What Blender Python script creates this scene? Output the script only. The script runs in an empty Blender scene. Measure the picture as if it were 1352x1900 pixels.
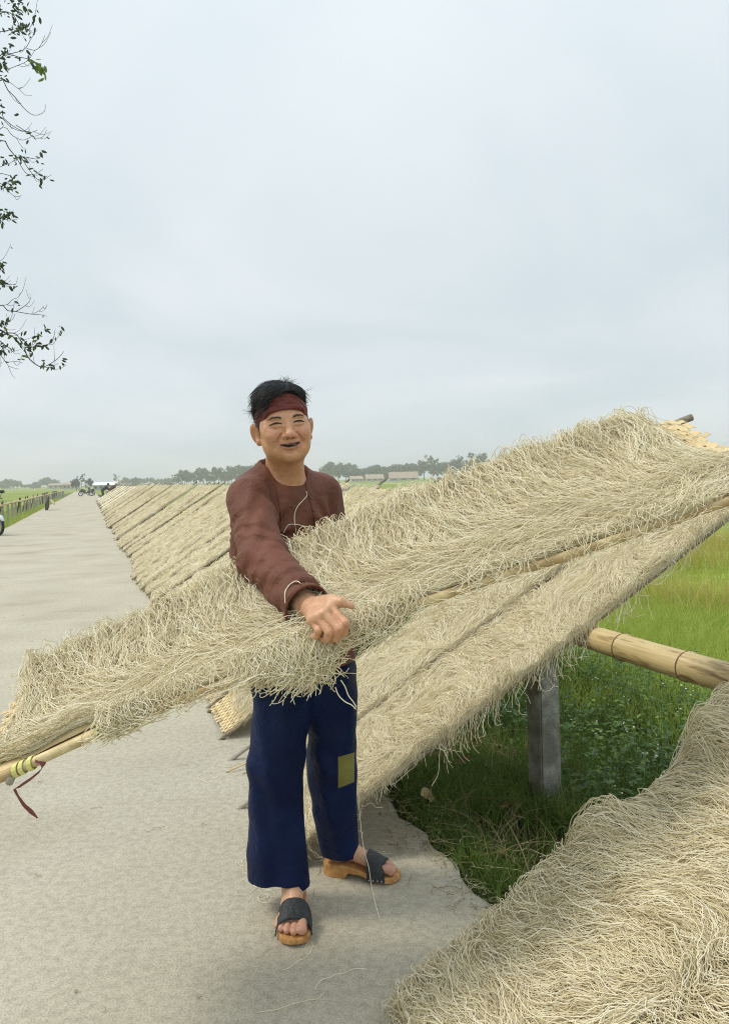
import bpy, bmesh, math, random
import numpy as np
from mathutils import Vector, Matrix, Euler
from mathutils.bvhtree import BVHTree

SC = bpy.context.scene
COL = SC.collection
rng = np.random.default_rng(7)
random.seed(7)

# ------------------------------------------------------------------ camera
CAM_H = 1.36
FPX = 1450.0                       # focal length in photograph pixels (1352 x 1900)
PITCH = math.radians(2.45)
ROLL = math.radians(1.35)
cam_d = bpy.data.cameras.new('camera')
cam = bpy.data.objects.new('camera', cam_d)
COL.objects.link(cam)
RM = (Matrix.Rotation(math.pi/2 - PITCH, 3, 'X') @ Matrix.Rotation(-ROLL, 3, 'Z'))
cam.matrix_world = Matrix.Translation((0, 0, CAM_H)) @ RM.to_4x4()
cam_d.sensor_fit = 'VERTICAL'
cam_d.sensor_height = 36.0
cam_d.lens = 36.0 * FPX / 1900.0
cam_d.clip_start = 0.05
cam_d.clip_end = 5000
SC.camera = cam

def at(u, v, d):
    """world point seen at photograph pixel (u, v) at forward distance d"""
    r = RM @ Vector(((u - 676) / FPX, -(v - 950) / FPX, -1.0))
    return Vector((0, 0, CAM_H)) + r * (d / r.y)

def on_plane(u, v, p0, n):
    r = RM @ Vector(((u - 676) / FPX, -(v - 950) / FPX, -1.0))
    c = Vector((0, 0, CAM_H))
    t = (Vector(p0) - c).dot(n) / r.dot(n)
    return c + r * t

# ------------------------------------------------------------------ world, sun, exposure
W = bpy.data.worlds.new('World')
SC.world = W
W.use_nodes = True
nt = W.node_tree
nt.nodes.clear()
SUN_DIR = Vector((-0.62, 0.02, 0.84)).normalized()     # towards the sun
sky = nt.nodes.new('ShaderNodeTexSky')
sky.sky_type = 'NISHITA'
sky.sun_disc = False
sky.sun_elevation = math.asin(SUN_DIR.z)
sky.sun_rotation = math.atan2(SUN_DIR.x, SUN_DIR.y)
sky.dust_density = 3.0
bg1 = nt.nodes.new('ShaderNodeBackground'); bg1.inputs['Strength'].default_value = 0.10
nt.links.new(sky.outputs[0], bg1.inputs['Color'])
tc = nt.nodes.new('ShaderNodeTexCoord')
sep = nt.nodes.new('ShaderNodeSeparateXYZ'); nt.links.new(tc.outputs['Generated'], sep.inputs[0])
def wmath(op, a, b=None):
    m = nt.nodes.new('ShaderNodeMath'); m.operation = op
    for i, x in enumerate((a, b)):
        if x is None: continue
        if isinstance(x, (int, float)): m.inputs[i].default_value = x
        else: nt.links.new(x, m.inputs[i])
    return m.outputs[0]
zc = wmath('MAXIMUM', sep.outputs['Z'], 0.0)
den = wmath('ADD', zc, 0.22)
comb = nt.nodes.new('ShaderNodeCombineXYZ')
nt.links.new(wmath('DIVIDE', sep.outputs['X'], den), comb.inputs[0])
nt.links.new(wmath('DIVIDE', sep.outputs['Y'], den), comb.inputs[1])
no = nt.nodes.new('ShaderNodeTexNoise'); no.inputs['Scale'].default_value = 0.95
no.inputs['Detail'].default_value = 4.0; no.inputs['Roughness'].default_value = 0.5
no.inputs['Distortion'].default_value = 0.5
nt.links.new(comb.outputs[0], no.inputs['Vector'])
cr = nt.nodes.new('ShaderNodeValToRGB')
cr.color_ramp.elements[0].position = 0.36; cr.color_ramp.elements[0].color = (0.490, 0.555, 0.588, 1)
cr.color_ramp.elements[1].position = 0.64; cr.color_ramp.elements[1].color = (0.595, 0.638, 0.662, 1)
nt.links.new(no.outputs['Fac'], cr.inputs['Fac'])
grad = wmath('ADD', wmath('ADD', 1.03, wmath('MULTIPLY', zc, 0.04)), wmath('MULTIPLY', wmath('POWER', zc, 3.0), 0.9))          # overcast sky brightens towards the zenith
mulc = nt.nodes.new('ShaderNodeMix'); mulc.data_type = 'RGBA'; mulc.blend_type = 'MULTIPLY'
mulc.inputs['Factor'].default_value = 1.0
nt.links.new(cr.outputs[0], mulc.inputs['A'])
cg = nt.nodes.new('ShaderNodeCombineXYZ')
for i in range(3): nt.links.new(grad, cg.inputs[i])
nt.links.new(cg.outputs[0], mulc.inputs['B'])
bg2 = nt.nodes.new('ShaderNodeBackground'); bg2.inputs['Strength'].default_value = 1.0
nt.links.new(mulc.outputs['Result'], bg2.inputs['Color'])
mx = nt.nodes.new('ShaderNodeMixShader'); mx.inputs[0].default_value = 0.93
nt.links.new(bg1.outputs[0], mx.inputs[1]); nt.links.new(bg2.outputs[0], mx.inputs[2])
wo = nt.nodes.new('ShaderNodeOutputWorld'); nt.links.new(mx.outputs[0], wo.inputs['Surface'])

sl = bpy.data.lights.new('sun', 'SUN')
sl.energy = 1.5; sl.angle = math.radians(14); sl.color = (1.0, 0.92, 0.78)
so = bpy.data.objects.new('sun', sl); COL.objects.link(so)
so.location = (-6, 2, 12)
so.rotation_euler = (-SUN_DIR).to_track_quat('-Z', 'Y').to_euler()

SC.view_settings.view_transform = 'Standard'
SC.view_settings.look = 'None'
SC.view_settings.exposure = 0.42
SC.view_settings.gamma = 1.0
SC.view_settings.use_curve_mapping = False
SC.render.engine = 'CYCLES'
SC.cycles.volume_step_rate = 4.0
SC.cycles.max_bounces = 6
SC.cycles.volume_bounces = 1
SC.cycles.filter_width = 1.05
SC.cycles.transparent_max_bounces = 8
SC.cycles.use_denoising = True
SC.cycles.denoising_prefilter = 'NONE'
SC.cycles.denoising_input_passes = 'RGB_ALBEDO_NORMAL'
try:
    SC.cycles_curves.shape = 'RIBBONS'
    SC.cycles_curves.subdivisions = 2
except Exception: pass

# ------------------------------------------------------------------ helpers
def tag(o, label=None, cat=None, group=None, kind=None):
    if label: o['label'] = label
    if cat: o['category'] = cat
    if group: o['group'] = group
    if kind: o['kind'] = kind
    return o

def empty(name, loc=(0, 0, 0), rz=0.0):
    o = bpy.data.objects.new(name, None); COL.objects.link(o)
    o.empty_display_size = 0.1
    o.location = loc; o.rotation_euler = (0, 0, rz)
    return o

def world(o):
    m = o.matrix_basis.copy()
    return (world(o.parent) @ o.matrix_parent_inverse @ m) if o.parent else m

def link(name, data, parent=None, local=False):
    """local=False: data is in world space and is parented in place; local=True: data is in the parent's space"""
    o = bpy.data.objects.new(name, data); COL.objects.link(o)
    if parent is not None:
        o.parent = parent
        if not local: o.matrix_parent_inverse = world(parent).inverted()
    return o

def mesh_np(name, verts, faces, mat=None, smooth=True):
    """verts (N,3) array, faces: (M,k) array or list"""
    me = bpy.data.meshes.new(name)
    verts = np.asarray(verts, dtype=np.float32)
    if isinstance(faces, np.ndarray):
        k = faces.shape[1]
        me.vertices.add(len(verts)); me.vertices.foreach_set('co', verts.ravel())
        me.loops.add(faces.size); me.loops.foreach_set('vertex_index', faces.astype(np.int32).ravel())
        me.polygons.add(len(faces))
        me.polygons.foreach_set('loop_start', np.arange(0, faces.size, k, dtype=np.int32))
        me.polygons.foreach_set('loop_total', np.full(len(faces), k, dtype=np.int32))
        me.update(calc_edges=True)
    else:
        me.from_pydata([tuple(map(float, v)) for v in verts], [], [tuple(int(i) for i in f) for f in faces])
        me.update()
    if smooth: me.polygons.foreach_set('use_smooth', np.ones(len(me.polygons), dtype=bool))
    if mat: me.materials.append(mat)
    return me

class MB:
    """collects boxes, tubes and strips; build() links them as one mesh"""
    def __init__(s): s.v = []; s.f = []
    def add(s, vs, fs):
        b = len(s.v); s.v += [tuple(v) for v in vs]; s.f += [tuple(i + b for i in f) for f in fs]
        return s
    def box(s, c, sz, rot=None):
        c = Vector(c); vs = []
        for z in (-.5, .5):
            for y in (-.5, .5):
                for x in (-.5, .5):
                    p = Vector((x * sz[0], y * sz[1], z * sz[2]))
                    if rot is not None: p = rot @ p
                    vs.append(c + p)
        return s.add(vs, [(0, 2, 3, 1), (4, 5, 7, 6), (0, 1, 5, 4), (2, 6, 7, 3), (0, 4, 6, 2), (1, 3, 7, 5)])
    def tube(s, pts, rad, n=8, cap=True, flat=1.0):
        pts = [Vector(p) for p in pts]
        if not isinstance(rad, (list, tuple, np.ndarray)): rad = [rad] * len(pts)
        b = len(s.v); m = len(pts)
        for i, p in enumerate(pts):
            t = (pts[min(i + 1, m - 1)] - pts[max(i - 1, 0)]).normalized()
            a = t.cross(Vector((0, 0, 1)))
            if a.length < 1e-3: a = Vector((1, 0, 0))
            a.normalize(); c = a.cross(t)
            for k in range(n):
                w = 2 * math.pi * k / n
                s.v.append(tuple(p + a * (math.cos(w) * rad[i]) + c * (math.sin(w) * rad[i] * flat)))
        for i in range(m - 1):
            for k in range(n):
                k2 = (k + 1) % n
                s.f.append((b + i*n + k, b + i*n + k2, b + (i+1)*n + k2, b + (i+1)*n + k))
        if cap:
            s.f.append(tuple(b + k for k in reversed(range(n))))
            s.f.append(tuple(b + (m-1)*n + k for k in range(n)))
        return s
    def build(s, name, mat, parent=None, smooth=False, local=False):
        return link(name, s.data(name, mat, smooth), parent, local)
    def data(s, name, mat, smooth=False):
        return mesh_np(name, np.array(s.v, dtype=np.float32), s.f, mat, smooth)

def curves_obj(name, P, R, mat, parent=None):
    """P (N,K,3) strands, R (N,K) or float radii -> hair curves object"""
    N, K = P.shape[:2]
    cu = bpy.data.hair_curves.new(name)
    cu.add_curves([K] * N)
    cu.position_data.foreach_set('vector', np.ascontiguousarray(P, dtype=np.float32).ravel())
    at_ = cu.attributes.get('radius') or cu.attributes.new('radius', 'FLOAT', 'POINT')
    if np.isscalar(R): R = np.full((N, K), R)
    at_.data.foreach_set('value', np.ascontiguousarray(R, dtype=np.float32).ravel())
    cu.materials.append(mat)
    return link(name, cu, parent)

def vnoise(x, y, seed=0):
    """smooth 2-D value noise in 0..1, vectorised"""
    xi = np.floor(x).astype(np.int64); yi = np.floor(y).astype(np.int64)
    fx = x - xi; fy = y - yi
    fx = fx * fx * (3 - 2 * fx); fy = fy * fy * (3 - 2 * fy)
    def h(a, b):
        n = (a * 374761393 + b * 668265263 + seed * 1442695041) & 0xFFFFFFFF
        n = ((n ^ (n >> 13)) * 1274126177) & 0xFFFFFFFF
        return ((n ^ (n >> 16)) & 0xFFFF) / 65535.0
    return (h(xi, yi) * (1 - fx) + h(xi + 1, yi) * fx) * (1 - fy) + (h(xi, yi + 1) * (1 - fx) + h(xi + 1, yi + 1) * fx) * fy

def fbm(x, y, seed=0, o=3):
    s = 0; a = .5; t = 0
    for i in range(o):
        s = s + a * vnoise(x * 2**i, y * 2**i, seed + i * 17); t += a; a *= .5
    return s / t

# ------------------------------------------------------------------ materials
def new_mat(name):
    m = bpy.data.materials.new(name); m.use_nodes = True
    n = m.node_tree.nodes; n.clear()
    out = n.new('ShaderNodeOutputMaterial'); b = n.new('ShaderNodeBsdfPrincipled')
    m.node_tree.links.new(b.outputs[0], out.inputs[0])
    return m, m.node_tree, b, out

def noise_mat(name, c1, c2, scale=8.0, rough=0.7, bump=0.0, bscale=None, detail=6.0, coord='Object', spec=0.3, stops=(0.35, 0.65), c3=None, scale3=1.0, stretch=None, sheen=0.0):
    m, t, b, out = new_mat(name)
    tc = t.nodes.new('ShaderNodeTexCoord'); vec = tc.outputs[coord]
    if stretch:
        mp = t.nodes.new('ShaderNodeMapping'); mp.inputs['Scale'].default_value = stretch
        t.links.new(vec, mp.inputs[0]); vec = mp.outputs[0]
    no = t.nodes.new('ShaderNodeTexNoise'); no.inputs['Scale'].default_value = scale; no.inputs['Detail'].default_value = detail
    no.inputs['Roughness'].default_value = 0.6
    t.links.new(vec, no.inputs['Vector'])
    r = t.nodes.new('ShaderNodeValToRGB')
    r.color_ramp.elements[0].position = stops[0]; r.color_ramp.elements[0].color = (*c1, 1)
    r.color_ramp.elements[1].position = stops[1]; r.color_ramp.elements[1].color = (*c2, 1)
    t.links.new(no.outputs['Fac'], r.inputs[0]); col = r.outputs[0]
    if c3 is not None:
        n3 = t.nodes.new('ShaderNodeTexNoise'); n3.inputs['Scale'].default_value = scale3; n3.inputs['Detail'].default_value = 3
        t.links.new(vec, n3.inputs['Vector'])
        r3 = t.nodes.new('ShaderNodeValToRGB'); r3.color_ramp.elements[0].position = .42; r3.color_ramp.elements[1].position = .62
        t.links.new(n3.outputs['Fac'], r3.inputs[0])
        mxx = t.nodes.new('ShaderNodeMix'); mxx.data_type = 'RGBA'
        t.links.new(r3.outputs[0], mxx.inputs['Factor']); t.links.new(col, mxx.inputs['A']); mxx.inputs['B'].default_value = (*c3, 1)
        col = mxx.outputs['Result']
    t.links.new(col, b.inputs['Base Color'])
    b.inputs['Roughness'].default_value = rough
    b.inputs['Specular IOR Level'].default_value = spec
    if sheen: b.inputs['Sheen Weight'].default_value = sheen
    if bump:
        n2 = t.nodes.new('ShaderNodeTexNoise'); n2.inputs['Scale'].default_value = bscale or scale * 3; n2.inputs['Detail'].default_value = 4
        t.links.new(vec, n2.inputs['Vector'])
        bp = t.nodes.new('ShaderNodeBump'); bp.inputs['Strength'].default_value = bump; bp.inputs['Distance'].default_value = 0.02
        t.links.new(n2.outputs['Fac'], bp.inputs['Height']); t.links.new(bp.outputs[0], b.inputs['Normal'])
    return m

def strand_mat(name, cols, rough=0.5, spec=0.3, trans=0.0):
    """per-strand random colour for hair curves"""
    m, t, b, out = new_mat(name)
    hi = t.nodes.new('ShaderNodeHairInfo')
    r = t.nodes.new('ShaderNodeValToRGB'); cr_ = r.color_ramp
    cr_.elements[0].position = 0; cr_.elements[0].color = (*cols[0], 1)
    cr_.elements[1].position = 1; cr_.elements[1].color = (*cols[-1], 1)
    for i, c in enumerate(cols[1:-1]):
        e = cr_.elements.new((i + 1) / (len(cols) - 1)); e.color = (*c, 1)
    t.links.new(hi.outputs['Random'], r.inputs[0])
    t.links.new(r.outputs[0], b.inputs['Base Color'])
    b.inputs['Roughness'].default_value = rough; b.inputs['Specular IOR Level'].default_value = spec
    if trans:
        tr = t.nodes.new('ShaderNodeBsdfTranslucent'); t.links.new(r.outputs[0], tr.inputs[0])
        ms = t.nodes.new('ShaderNodeMixShader'); ms.inputs[0].default_value = trans
        t.links.new(b.outputs[0], ms.inputs[1]); t.links.new(tr.outputs[0], ms.inputs[2]); t.links.new(ms.outputs[0], out.inputs[0])
    return m

M = {}
M['noodle'] = strand_mat('noodle_strand', [(0.48, 0.395, 0.22), (0.74, 0.655, 0.43), (0.85, 0.785, 0.59), (0.59, 0.50, 0.30), (0.92, 0.875, 0.72), (0.69, 0.605, 0.39)], 0.40, 0.45, 0.12)
M['noodle_bed'] = noise_mat('noodle_bed', (0.28, 0.22, 0.11), (0.42, 0.34, 0.19), 120, 0.7, 0.6, 260, stops=(.3, .7), c3=(0.36, 0.29, 0.15), scale3=9)  # darker than the strands: shade in the gaps between them put into the colour
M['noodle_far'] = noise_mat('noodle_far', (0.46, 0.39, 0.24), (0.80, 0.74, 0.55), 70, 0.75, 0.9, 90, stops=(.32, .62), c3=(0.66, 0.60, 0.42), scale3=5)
M['bamboo'] = noise_mat('bamboo_pale', (0.52, 0.40, 0.20), (0.70, 0.58, 0.34), 30, 0.45, 0.15, 60, stretch=(1, 1, 1), c3=(0.42, 0.30, 0.15), scale3=14)
M['strip'] = noise_mat('bamboo_strip', (0.60, 0.45, 0.22), (0.74, 0.60, 0.34), 40, 0.55, 0.2, 90)
M['strip_grey'] = noise_mat('weathered_lath', (0.22, 0.19, 0.15), (0.44, 0.39, 0.31), 40, 0.75, 0.4, 90)
M['rod_dark'] = noise_mat('rod_weathered', (0.20, 0.165, 0.115), (0.42, 0.35, 0.245), 25, 0.7, 0.3, 70)
M['tie'] = noise_mat('tie_strip', (0.60, 0.60, 0.18), (0.72, 0.70, 0.30), 60, 0.5)
M['ribbon'] = noise_mat('ribbon_maroon', (0.14, 0.035, 0.035), (0.20, 0.06, 0.055), 60, 0.5)
M['grass'] = strand_mat('grass_blade', [(0.08, 0.15, 0.03), (0.13, 0.22, 0.04), (0.20, 0.30, 0.05), (0.10, 0.18, 0.04), (0.28, 0.32, 0.08)], 0.55, 0.3, 0.38)
M['grass_bright'] = strand_mat('grass_bright', [(0.29, 0.40, 0.07), (0.40, 0.50, 0.085), (0.52, 0.57, 0.15), (0.33, 0.43, 0.07)], 0.55, 0.3, 0.42)
M['stubble'] = strand_mat('rice_stalk', [(0.60, 0.48, 0.15), (0.52, 0.46, 0.12), (0.40, 0.41, 0.08), (0.66, 0.54, 0.24), (0.40, 0.42, 0.08)], 0.6, 0.3, 0.42)
M['dry'] = strand_mat('dry_strand', [(0.30, 0.24, 0.13), (0.42, 0.36, 0.22), (0.24, 0.18, 0.10)], 0.6, 0.2)
# ------------------------------------------------------------------ road frame: s across (right +), r along
UV = Vector((-0.332, 0.943, 0)).normalized()
NV = Vector((UV.y, -UV.x, 0))
def sr(s, r, z=0.0):
    p = NV * s + UV * r
    return Vector((p.x, p.y, z))
def to_sr(p): return p.x * NV.x + p.y * NV.y, p.x * UV.x + p.y * UV.y
ROAD_L, ROAD_R = -2.62, 1.165

def ground_z(s):
    s = np.asarray(s, dtype=float)
    right = np.clip((s - ROAD_R) / 1.6, 0, 1); left = np.clip((ROAD_L - s) / 1.6, 0, 1)
    k = np.maximum(right, left); k = k * k * (3 - 2 * k)
    return -0.035 - 0.20 * k

# field: one sheet out to the horizon
m, t, b, out = new_mat('field_green')
tc_ = t.nodes.new('ShaderNodeTexCoord')
def _noise(scale, detail=5, mp=None):
    n = t.nodes.new('ShaderNodeTexNoise'); n.inputs['Scale'].default_value = scale; n.inputs['Detail'].default_value = detail
    v = tc_.outputs['Object']
    if mp:
        q = t.nodes.new('ShaderNodeMapping'); q.inputs['Scale'].default_value = mp; t.links.new(v, q.inputs[0]); v = q.outputs[0]
    t.links.new(v, n.inputs['Vector']); return n.outputs['Fac']
def _ramp(f, els):
    r = t.nodes.new('ShaderNodeValToRGB')
    r.color_ramp.elements[0].position, r.color_ramp.elements[0].color = els[0][0], (*els[0][1], 1)
    r.color_ramp.elements[1].position, r.color_ramp.elements[1].color = els[-1][0], (*els[-1][1], 1)
    for p, c in els[1:-1]:
        e = r.color_ramp.elements.new(p); e.color = (*c, 1)
    t.links.new(f, r.inputs[0]); return r.outputs[0]
c1 = _ramp(_noise(0.035, 3, (1, 2.2, 1)), [(0.35, (0.15, 0.24, 0.045)), (0.5, (0.23, 0.30, 0.055)), (0.65, (0.32, 0.33, 0.075))])
c2 = _ramp(_noise(1.6, 8), [(0.3, (0.62, 0.62, 0.55)), (0.7, (1.25, 1.2, 1.1))])
mm = t.nodes.new('ShaderNodeMix'); mm.data_type = 'RGBA'; mm.blend_type = 'MULTIPLY'; mm.inputs['Factor'].default_value = 1
t.links.new(c1, mm.inputs['A']); t.links.new(c2, mm.inputs['B']); t.links.new(mm.outputs['Result'], b.inputs['Base Color'])
b.inputs['Roughness'].default_value = 0.9; b.inputs['Specular IOR Level'].default_value = 0.1
M['field'] = m
g = 24
xs = np.linspace(-1100, 1100, g); ys = np.linspace(-60, 1500, g)
vx = np.array([(x, y, -0.26) for y in ys for x in xs])
fx = np.array([(j*g+i, j*g+i+1, (j+1)*g+i+1, (j+1)*g+i) for j in range(g-1) for i in range(g-1)])
tag(link('field', mesh_np('field', vx, fx, M['field'])), kind='structure')

# verges: soil sheets sloping off both road edges
M['soil'] = noise_mat('verge_soil', (0.035, 0.028, 0.018), (0.095, 0.075, 0.045), 9, 0.95, 0.8, 40, c3=(0.05, 0.075, 0.02), scale3=2.2, spec=0.1)
M['turf'] = noise_mat('verge_turf', (0.06, 0.11, 0.02), (0.15, 0.20, 0.045), 5, 0.95, 0.8, 30, c3=(0.10, 0.15, 0.03), scale3=1.2, spec=0.1)
def sheet(name, s0, s1, r0, r1, ns, nr, mat, amp, seed, lift=0.0):
    s = np.linspace(s0, s1, ns); r = np.concatenate([np.linspace(r0, min(14, r1), int(nr * .7)), np.linspace(14, r1, int(nr * .3) + 1)[1:]]) if r1 > 14 else np.linspace(r0, r1, nr)
    S, R_ = np.meshgrid(s, r)
    Z = ground_z(S) + amp * (fbm(S * 3.1, R_ * 3.1, seed, 4) - .5) + lift
    P = np.stack([NV.x*S + UV.x*R_, NV.y*S + UV.y*R_, Z], -1).reshape(-1, 3)
    nrr = len(r)
    F = np.array([(j*ns+i, j*ns+i+1, (j+1)*ns+i+1, (j+1)*ns+i) for j in range(nrr-1) for i in range(ns-1)])
    return tag(link(name, mesh_np(name, P, F, mat)), kind='structure')
sheet('right_verge', ROAD_R - .25, 3.4, -1.5, 120, 40, 150, M['soil'], 0.05, 3)
sheet('left_verge', -5.2, ROAD_L + .2, 3, 160, 24, 120, M['turf'], 0.06, 5)

# road: concrete slabs with joints
m, t, b, out = new_mat('road_concrete')
tc_ = t.nodes.new('ShaderNodeTexCoord')
mid_ = _ramp(_noise(38, 5), [(0.36, (0.88, 0.87, 0.85)), (0.60, (1.07, 1.065, 1.05))])
base = _ramp(_noise(1.1, 4), [(0.3, (0.40, 0.375, 0.305)), (0.7, (0.485, 0.46, 0.385))])
speck = _ramp(_noise(170, 6), [(0.34, (0.76, 0.74, 0.69)), (0.47, (0.95, 0.94, 0.92)), (0.64, (1.13, 1.125, 1.10))])
streak = _ramp(_noise(3.0, 5, (0.35, 2.2, 1)), [(0.3, (0.985, 0.982, 0.978)), (0.65, (1.01, 1.01, 1.005))])
stain = _ramp(_noise(0.8, 7), [(0.56, (1, 1, 1)), (0.74, (0.80, 0.77, 0.70))])
def mulmix(a, b_):
    q = t.nodes.new('ShaderNodeMix'); q.data_type = 'RGBA'; q.blend_type = 'MULTIPLY'; q.inputs['Factor'].default_value = 1
    t.links.new(a, q.inputs['A']); t.links.new(b_, q.inputs['B']); return q.outputs['Result']
t.links.new(mulmix(mulmix(mulmix(mulmix(base, mid_), speck), streak), stain), b.inputs['Base Color'])
b.inputs['Roughness'].default_value = 0.85; b.inputs['Specular IOR Level'].default_value = 0.25
bp = t.nodes.new('ShaderNodeBump'); bp.inputs['Strength'].default_value = 0.35; bp.inputs['Distance'].default_value = 0.004
t.links.new(_noise(330, 3), bp.inputs['Height']); t.links.new(bp.outputs[0], b.inputs['Normal'])
M['road'] = m
road = tag(empty('road'), kind='structure')
edges = [-8, .2, 12.7, 25.2, 37.7, 50.2, 62.7, 75.2, 100, 125, 150, 180]
for k in range(len(edges) - 1):
    r0, r1 = edges[k] + .006, edges[k+1] - .006
    n = 220 if k in (0, 1) else 24
    rs = np.linspace(r0, r1, n)
    er = ROAD_R + .05 * (fbm(rs * 2.3, rs * 0, 11, 4) - .5) + (.07 * (fbm(rs * 11, rs*0, 12, 3) - .5) if k < 2 else 0)
    el = ROAD_L + .06 * (fbm(rs * 1.3, rs * 0, 13, 3) - .5)
    V = []; F = []
    for i, r in enumerate(rs):
        for (s, z) in ((el[i], -.14), (el[i], -.004), (el[i] + .012, 0), (er[i] - .03, 0), (er[i] - .004, -.012), (er[i], -.14)):
            V.append(sr(s, r, z))
    for i in range(n - 1):
        for j in range(5): F.append((i*6+j, i*6+j+1, (i+1)*6+j+1, (i+1)*6+j))
    F.append(tuple(range(5, -1, -1))); F.append(tuple((n-1)*6 + j for j in range(6)))
    me = mesh_np('concrete_slab', np.array([tuple(v) for v in V]), F, M['road'], False)
    link('concrete_slab', me, road)
# ------------------------------------------------------------------ drying racks on the road edge: concrete posts, bamboo rail
M['concrete_post'] = noise_mat('post_concrete', (0.30, 0.29, 0.265), (0.54, 0.525, 0.48), 22, 0.9, 0.5, 120, c3=(0.22, 0.22, 0.185), scale3=9, spec=0.2)
m, t, b, out = new_mat('bamboo_pole')
mulmix0 = mulmix
tc_ = t.nodes.new('ShaderNodeTexCoord')
pale = _ramp(_noise(2.5, 5, (1, .25, 1)), [(0.3, (0.56, 0.42, 0.20)), (0.7, (0.72, 0.58, 0.33))])
scuff = mulmix0(_ramp(_noise(20, 10, (2.2, .28, 2.2)), [(0.54, (1, 1, 1)), (0.62, (0.62, 0.55, 0.44)), (0.70, (0.30, 0.25, 0.19))]), mulmix0(_ramp(_noise(60, 6, (3, .05, 3)), [(0.35, (.80, .78, .72)), (0.55, (1, 1, 1))]), _ramp(_noise(5, 5, (1, .5, 1)), [(0.42, (1, 1, 1)), (0.70, (.74, .72, .58))])))
t.links.new(mulmix(pale, scuff), b.inputs['Base Color']); b.inputs['Roughness'].default_value = 0.42
M['pole'] = m
M['node_ring'] = noise_mat('bamboo_ring', (0.10, 0.07, 0.04), (0.2, 0.14, 0.07), 40, .7)

RAIL_S, RAIL_Z = 1.80, 0.735
def bamboo_pole(r0, r1, s, z, rad, parent, name='rail', seg=.42, nodes=None):
    """tapered culm with a swollen ring at every node; mesh in local (y along)"""
    mb = MB(); pts = []; rr = []
    L = r1 - r0; rings = []
    y = 0.0; k = 0
    while y < L:
        step = seg * (0.9 + .2 * random.random())
        ye = min(L, y + step) if nodes is None else min([n for n in nodes if n > y + .01] + [L])
        for a_, q in ((0.0, 1.0), (.02, .97), (.5, .955), (.96, .97)):
            pts.append((0, y + (ye - y) * a_, 0)); rr.append(rad * q)
        pts.append((0, ye - .006, 0)); rr.append(rad * 1.045)
        rings.append(ye); y = ye
    pts = [(p[0] + .012 * math.sin(p[1] * 1.7), p[1], p[2] + .010 * math.sin(p[1] * 2.3 + 1)) for p in pts]
    mb.tube(pts, rr, 20)
    o = mb.build(name, M['pole'], parent, True, True)
    for ye in rings[:-1]:
        c = (.012 * math.sin(ye * 1.7), ye, .010 * math.sin(ye * 2.3 + 1))
        rb = MB(); rb.tube([(c[0], ye - .004, c[2]), (c[0], ye + .003, c[2])], [rad * 1.05, rad * 1.04], 20)
        rb.build('node_ring', M['node_ring'], o, True, True)
    return o

def ruler_matrix(s, r, z):
    """local frame with y along the road, x across"""
    q = sr(s, r, z)
    mt = Matrix(((NV.x, UV.x, 0, q.x), (NV.y, UV.y, 0, q.y), (0, 0, 1, q.z), (0, 0, 0, 1)))
    return mt

def post_mesh(h, w, taper=.96):
    bm = bmesh.new()
    bmesh.ops.create_cube(bm, size=1)
    for v in bm.verts:
        v.co.x *= w * (taper if v.co.z > 0 else 1); v.co.y *= w * .92 * (taper if v.co.z > 0 else 1)
        v.co.z = (v.co.z + .5) * h
    bmesh.ops.bevel(bm, geom=bm.edges[:], offset=.007, segments=2, affect='EDGES')
    me = bpy.data.meshes.new('post'); bm.to_mesh(me); bm.free(); me.materials.append(M['concrete_post'])
    return me

# right-hand rail: overlapping culms; every pole a thing that lies on the posts
rail_root = None
def rail_pole(r0, r1, s, z, label, group, rad=.046, cat='bamboo pole', seg=.42, nodes=None):
    e = tag(empty('bamboo_pole'), label, cat, group)
    e.matrix_basis = ruler_matrix(s, r0, z)
    bamboo_pole(r0, r1, s, z, rad, e, 'culm', seg, nodes)
    return e
rail_pole(-2.0, 3.62, RAIL_S, RAIL_Z, 'thick pale bamboo pole resting on the concrete post beside the grass', 'bamboo rail poles', .049, nodes=[.3, .7, 1.1, 1.48, 1.86, 2.24, 2.6, 2.96, 3.32, 3.68, 4.02, 4.35, 4.69, 5.02, 5.35])
rr0 = 3.7
while rr0 < 84:
    L_ = 6.2 if rr0 < 40 else 12
    rail_pole(rr0, rr0 + L_ - .1, RAIL_S + .02, RAIL_Z + .012, 'bamboo rail pole hidden under the long row of noodle mats', 'bamboo rail poles under the far mats', .042, seg=.6)
    rr0 += L_

pm = post_mesh(1.1, .112)
def place_post(s, r, h_top, label, group, lean=0.0, me=None):
    o = link('concrete_post', me or pm)
    q = sr(s, r, h_top - 1.1)
    o.location = q; o.rotation_euler = (0, lean, math.atan2(NV.y, NV.x) + .12)
    return tag(o, label, 'post', group)
pp = at(1010, 1330, 3.42)
ps, pr = to_sr(pp)
place_post(ps, pr, RAIL_Z - .042, 'square grey concrete post holding up the thick bamboo pole over the grass', 'concrete rail posts', -.012)
for k in range(32):
    place_post(RAIL_S, pr + 2.6 * (k + 1), RAIL_Z - .03, 'concrete post under the rail of the far noodle row', 'concrete posts under the far row')

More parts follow.
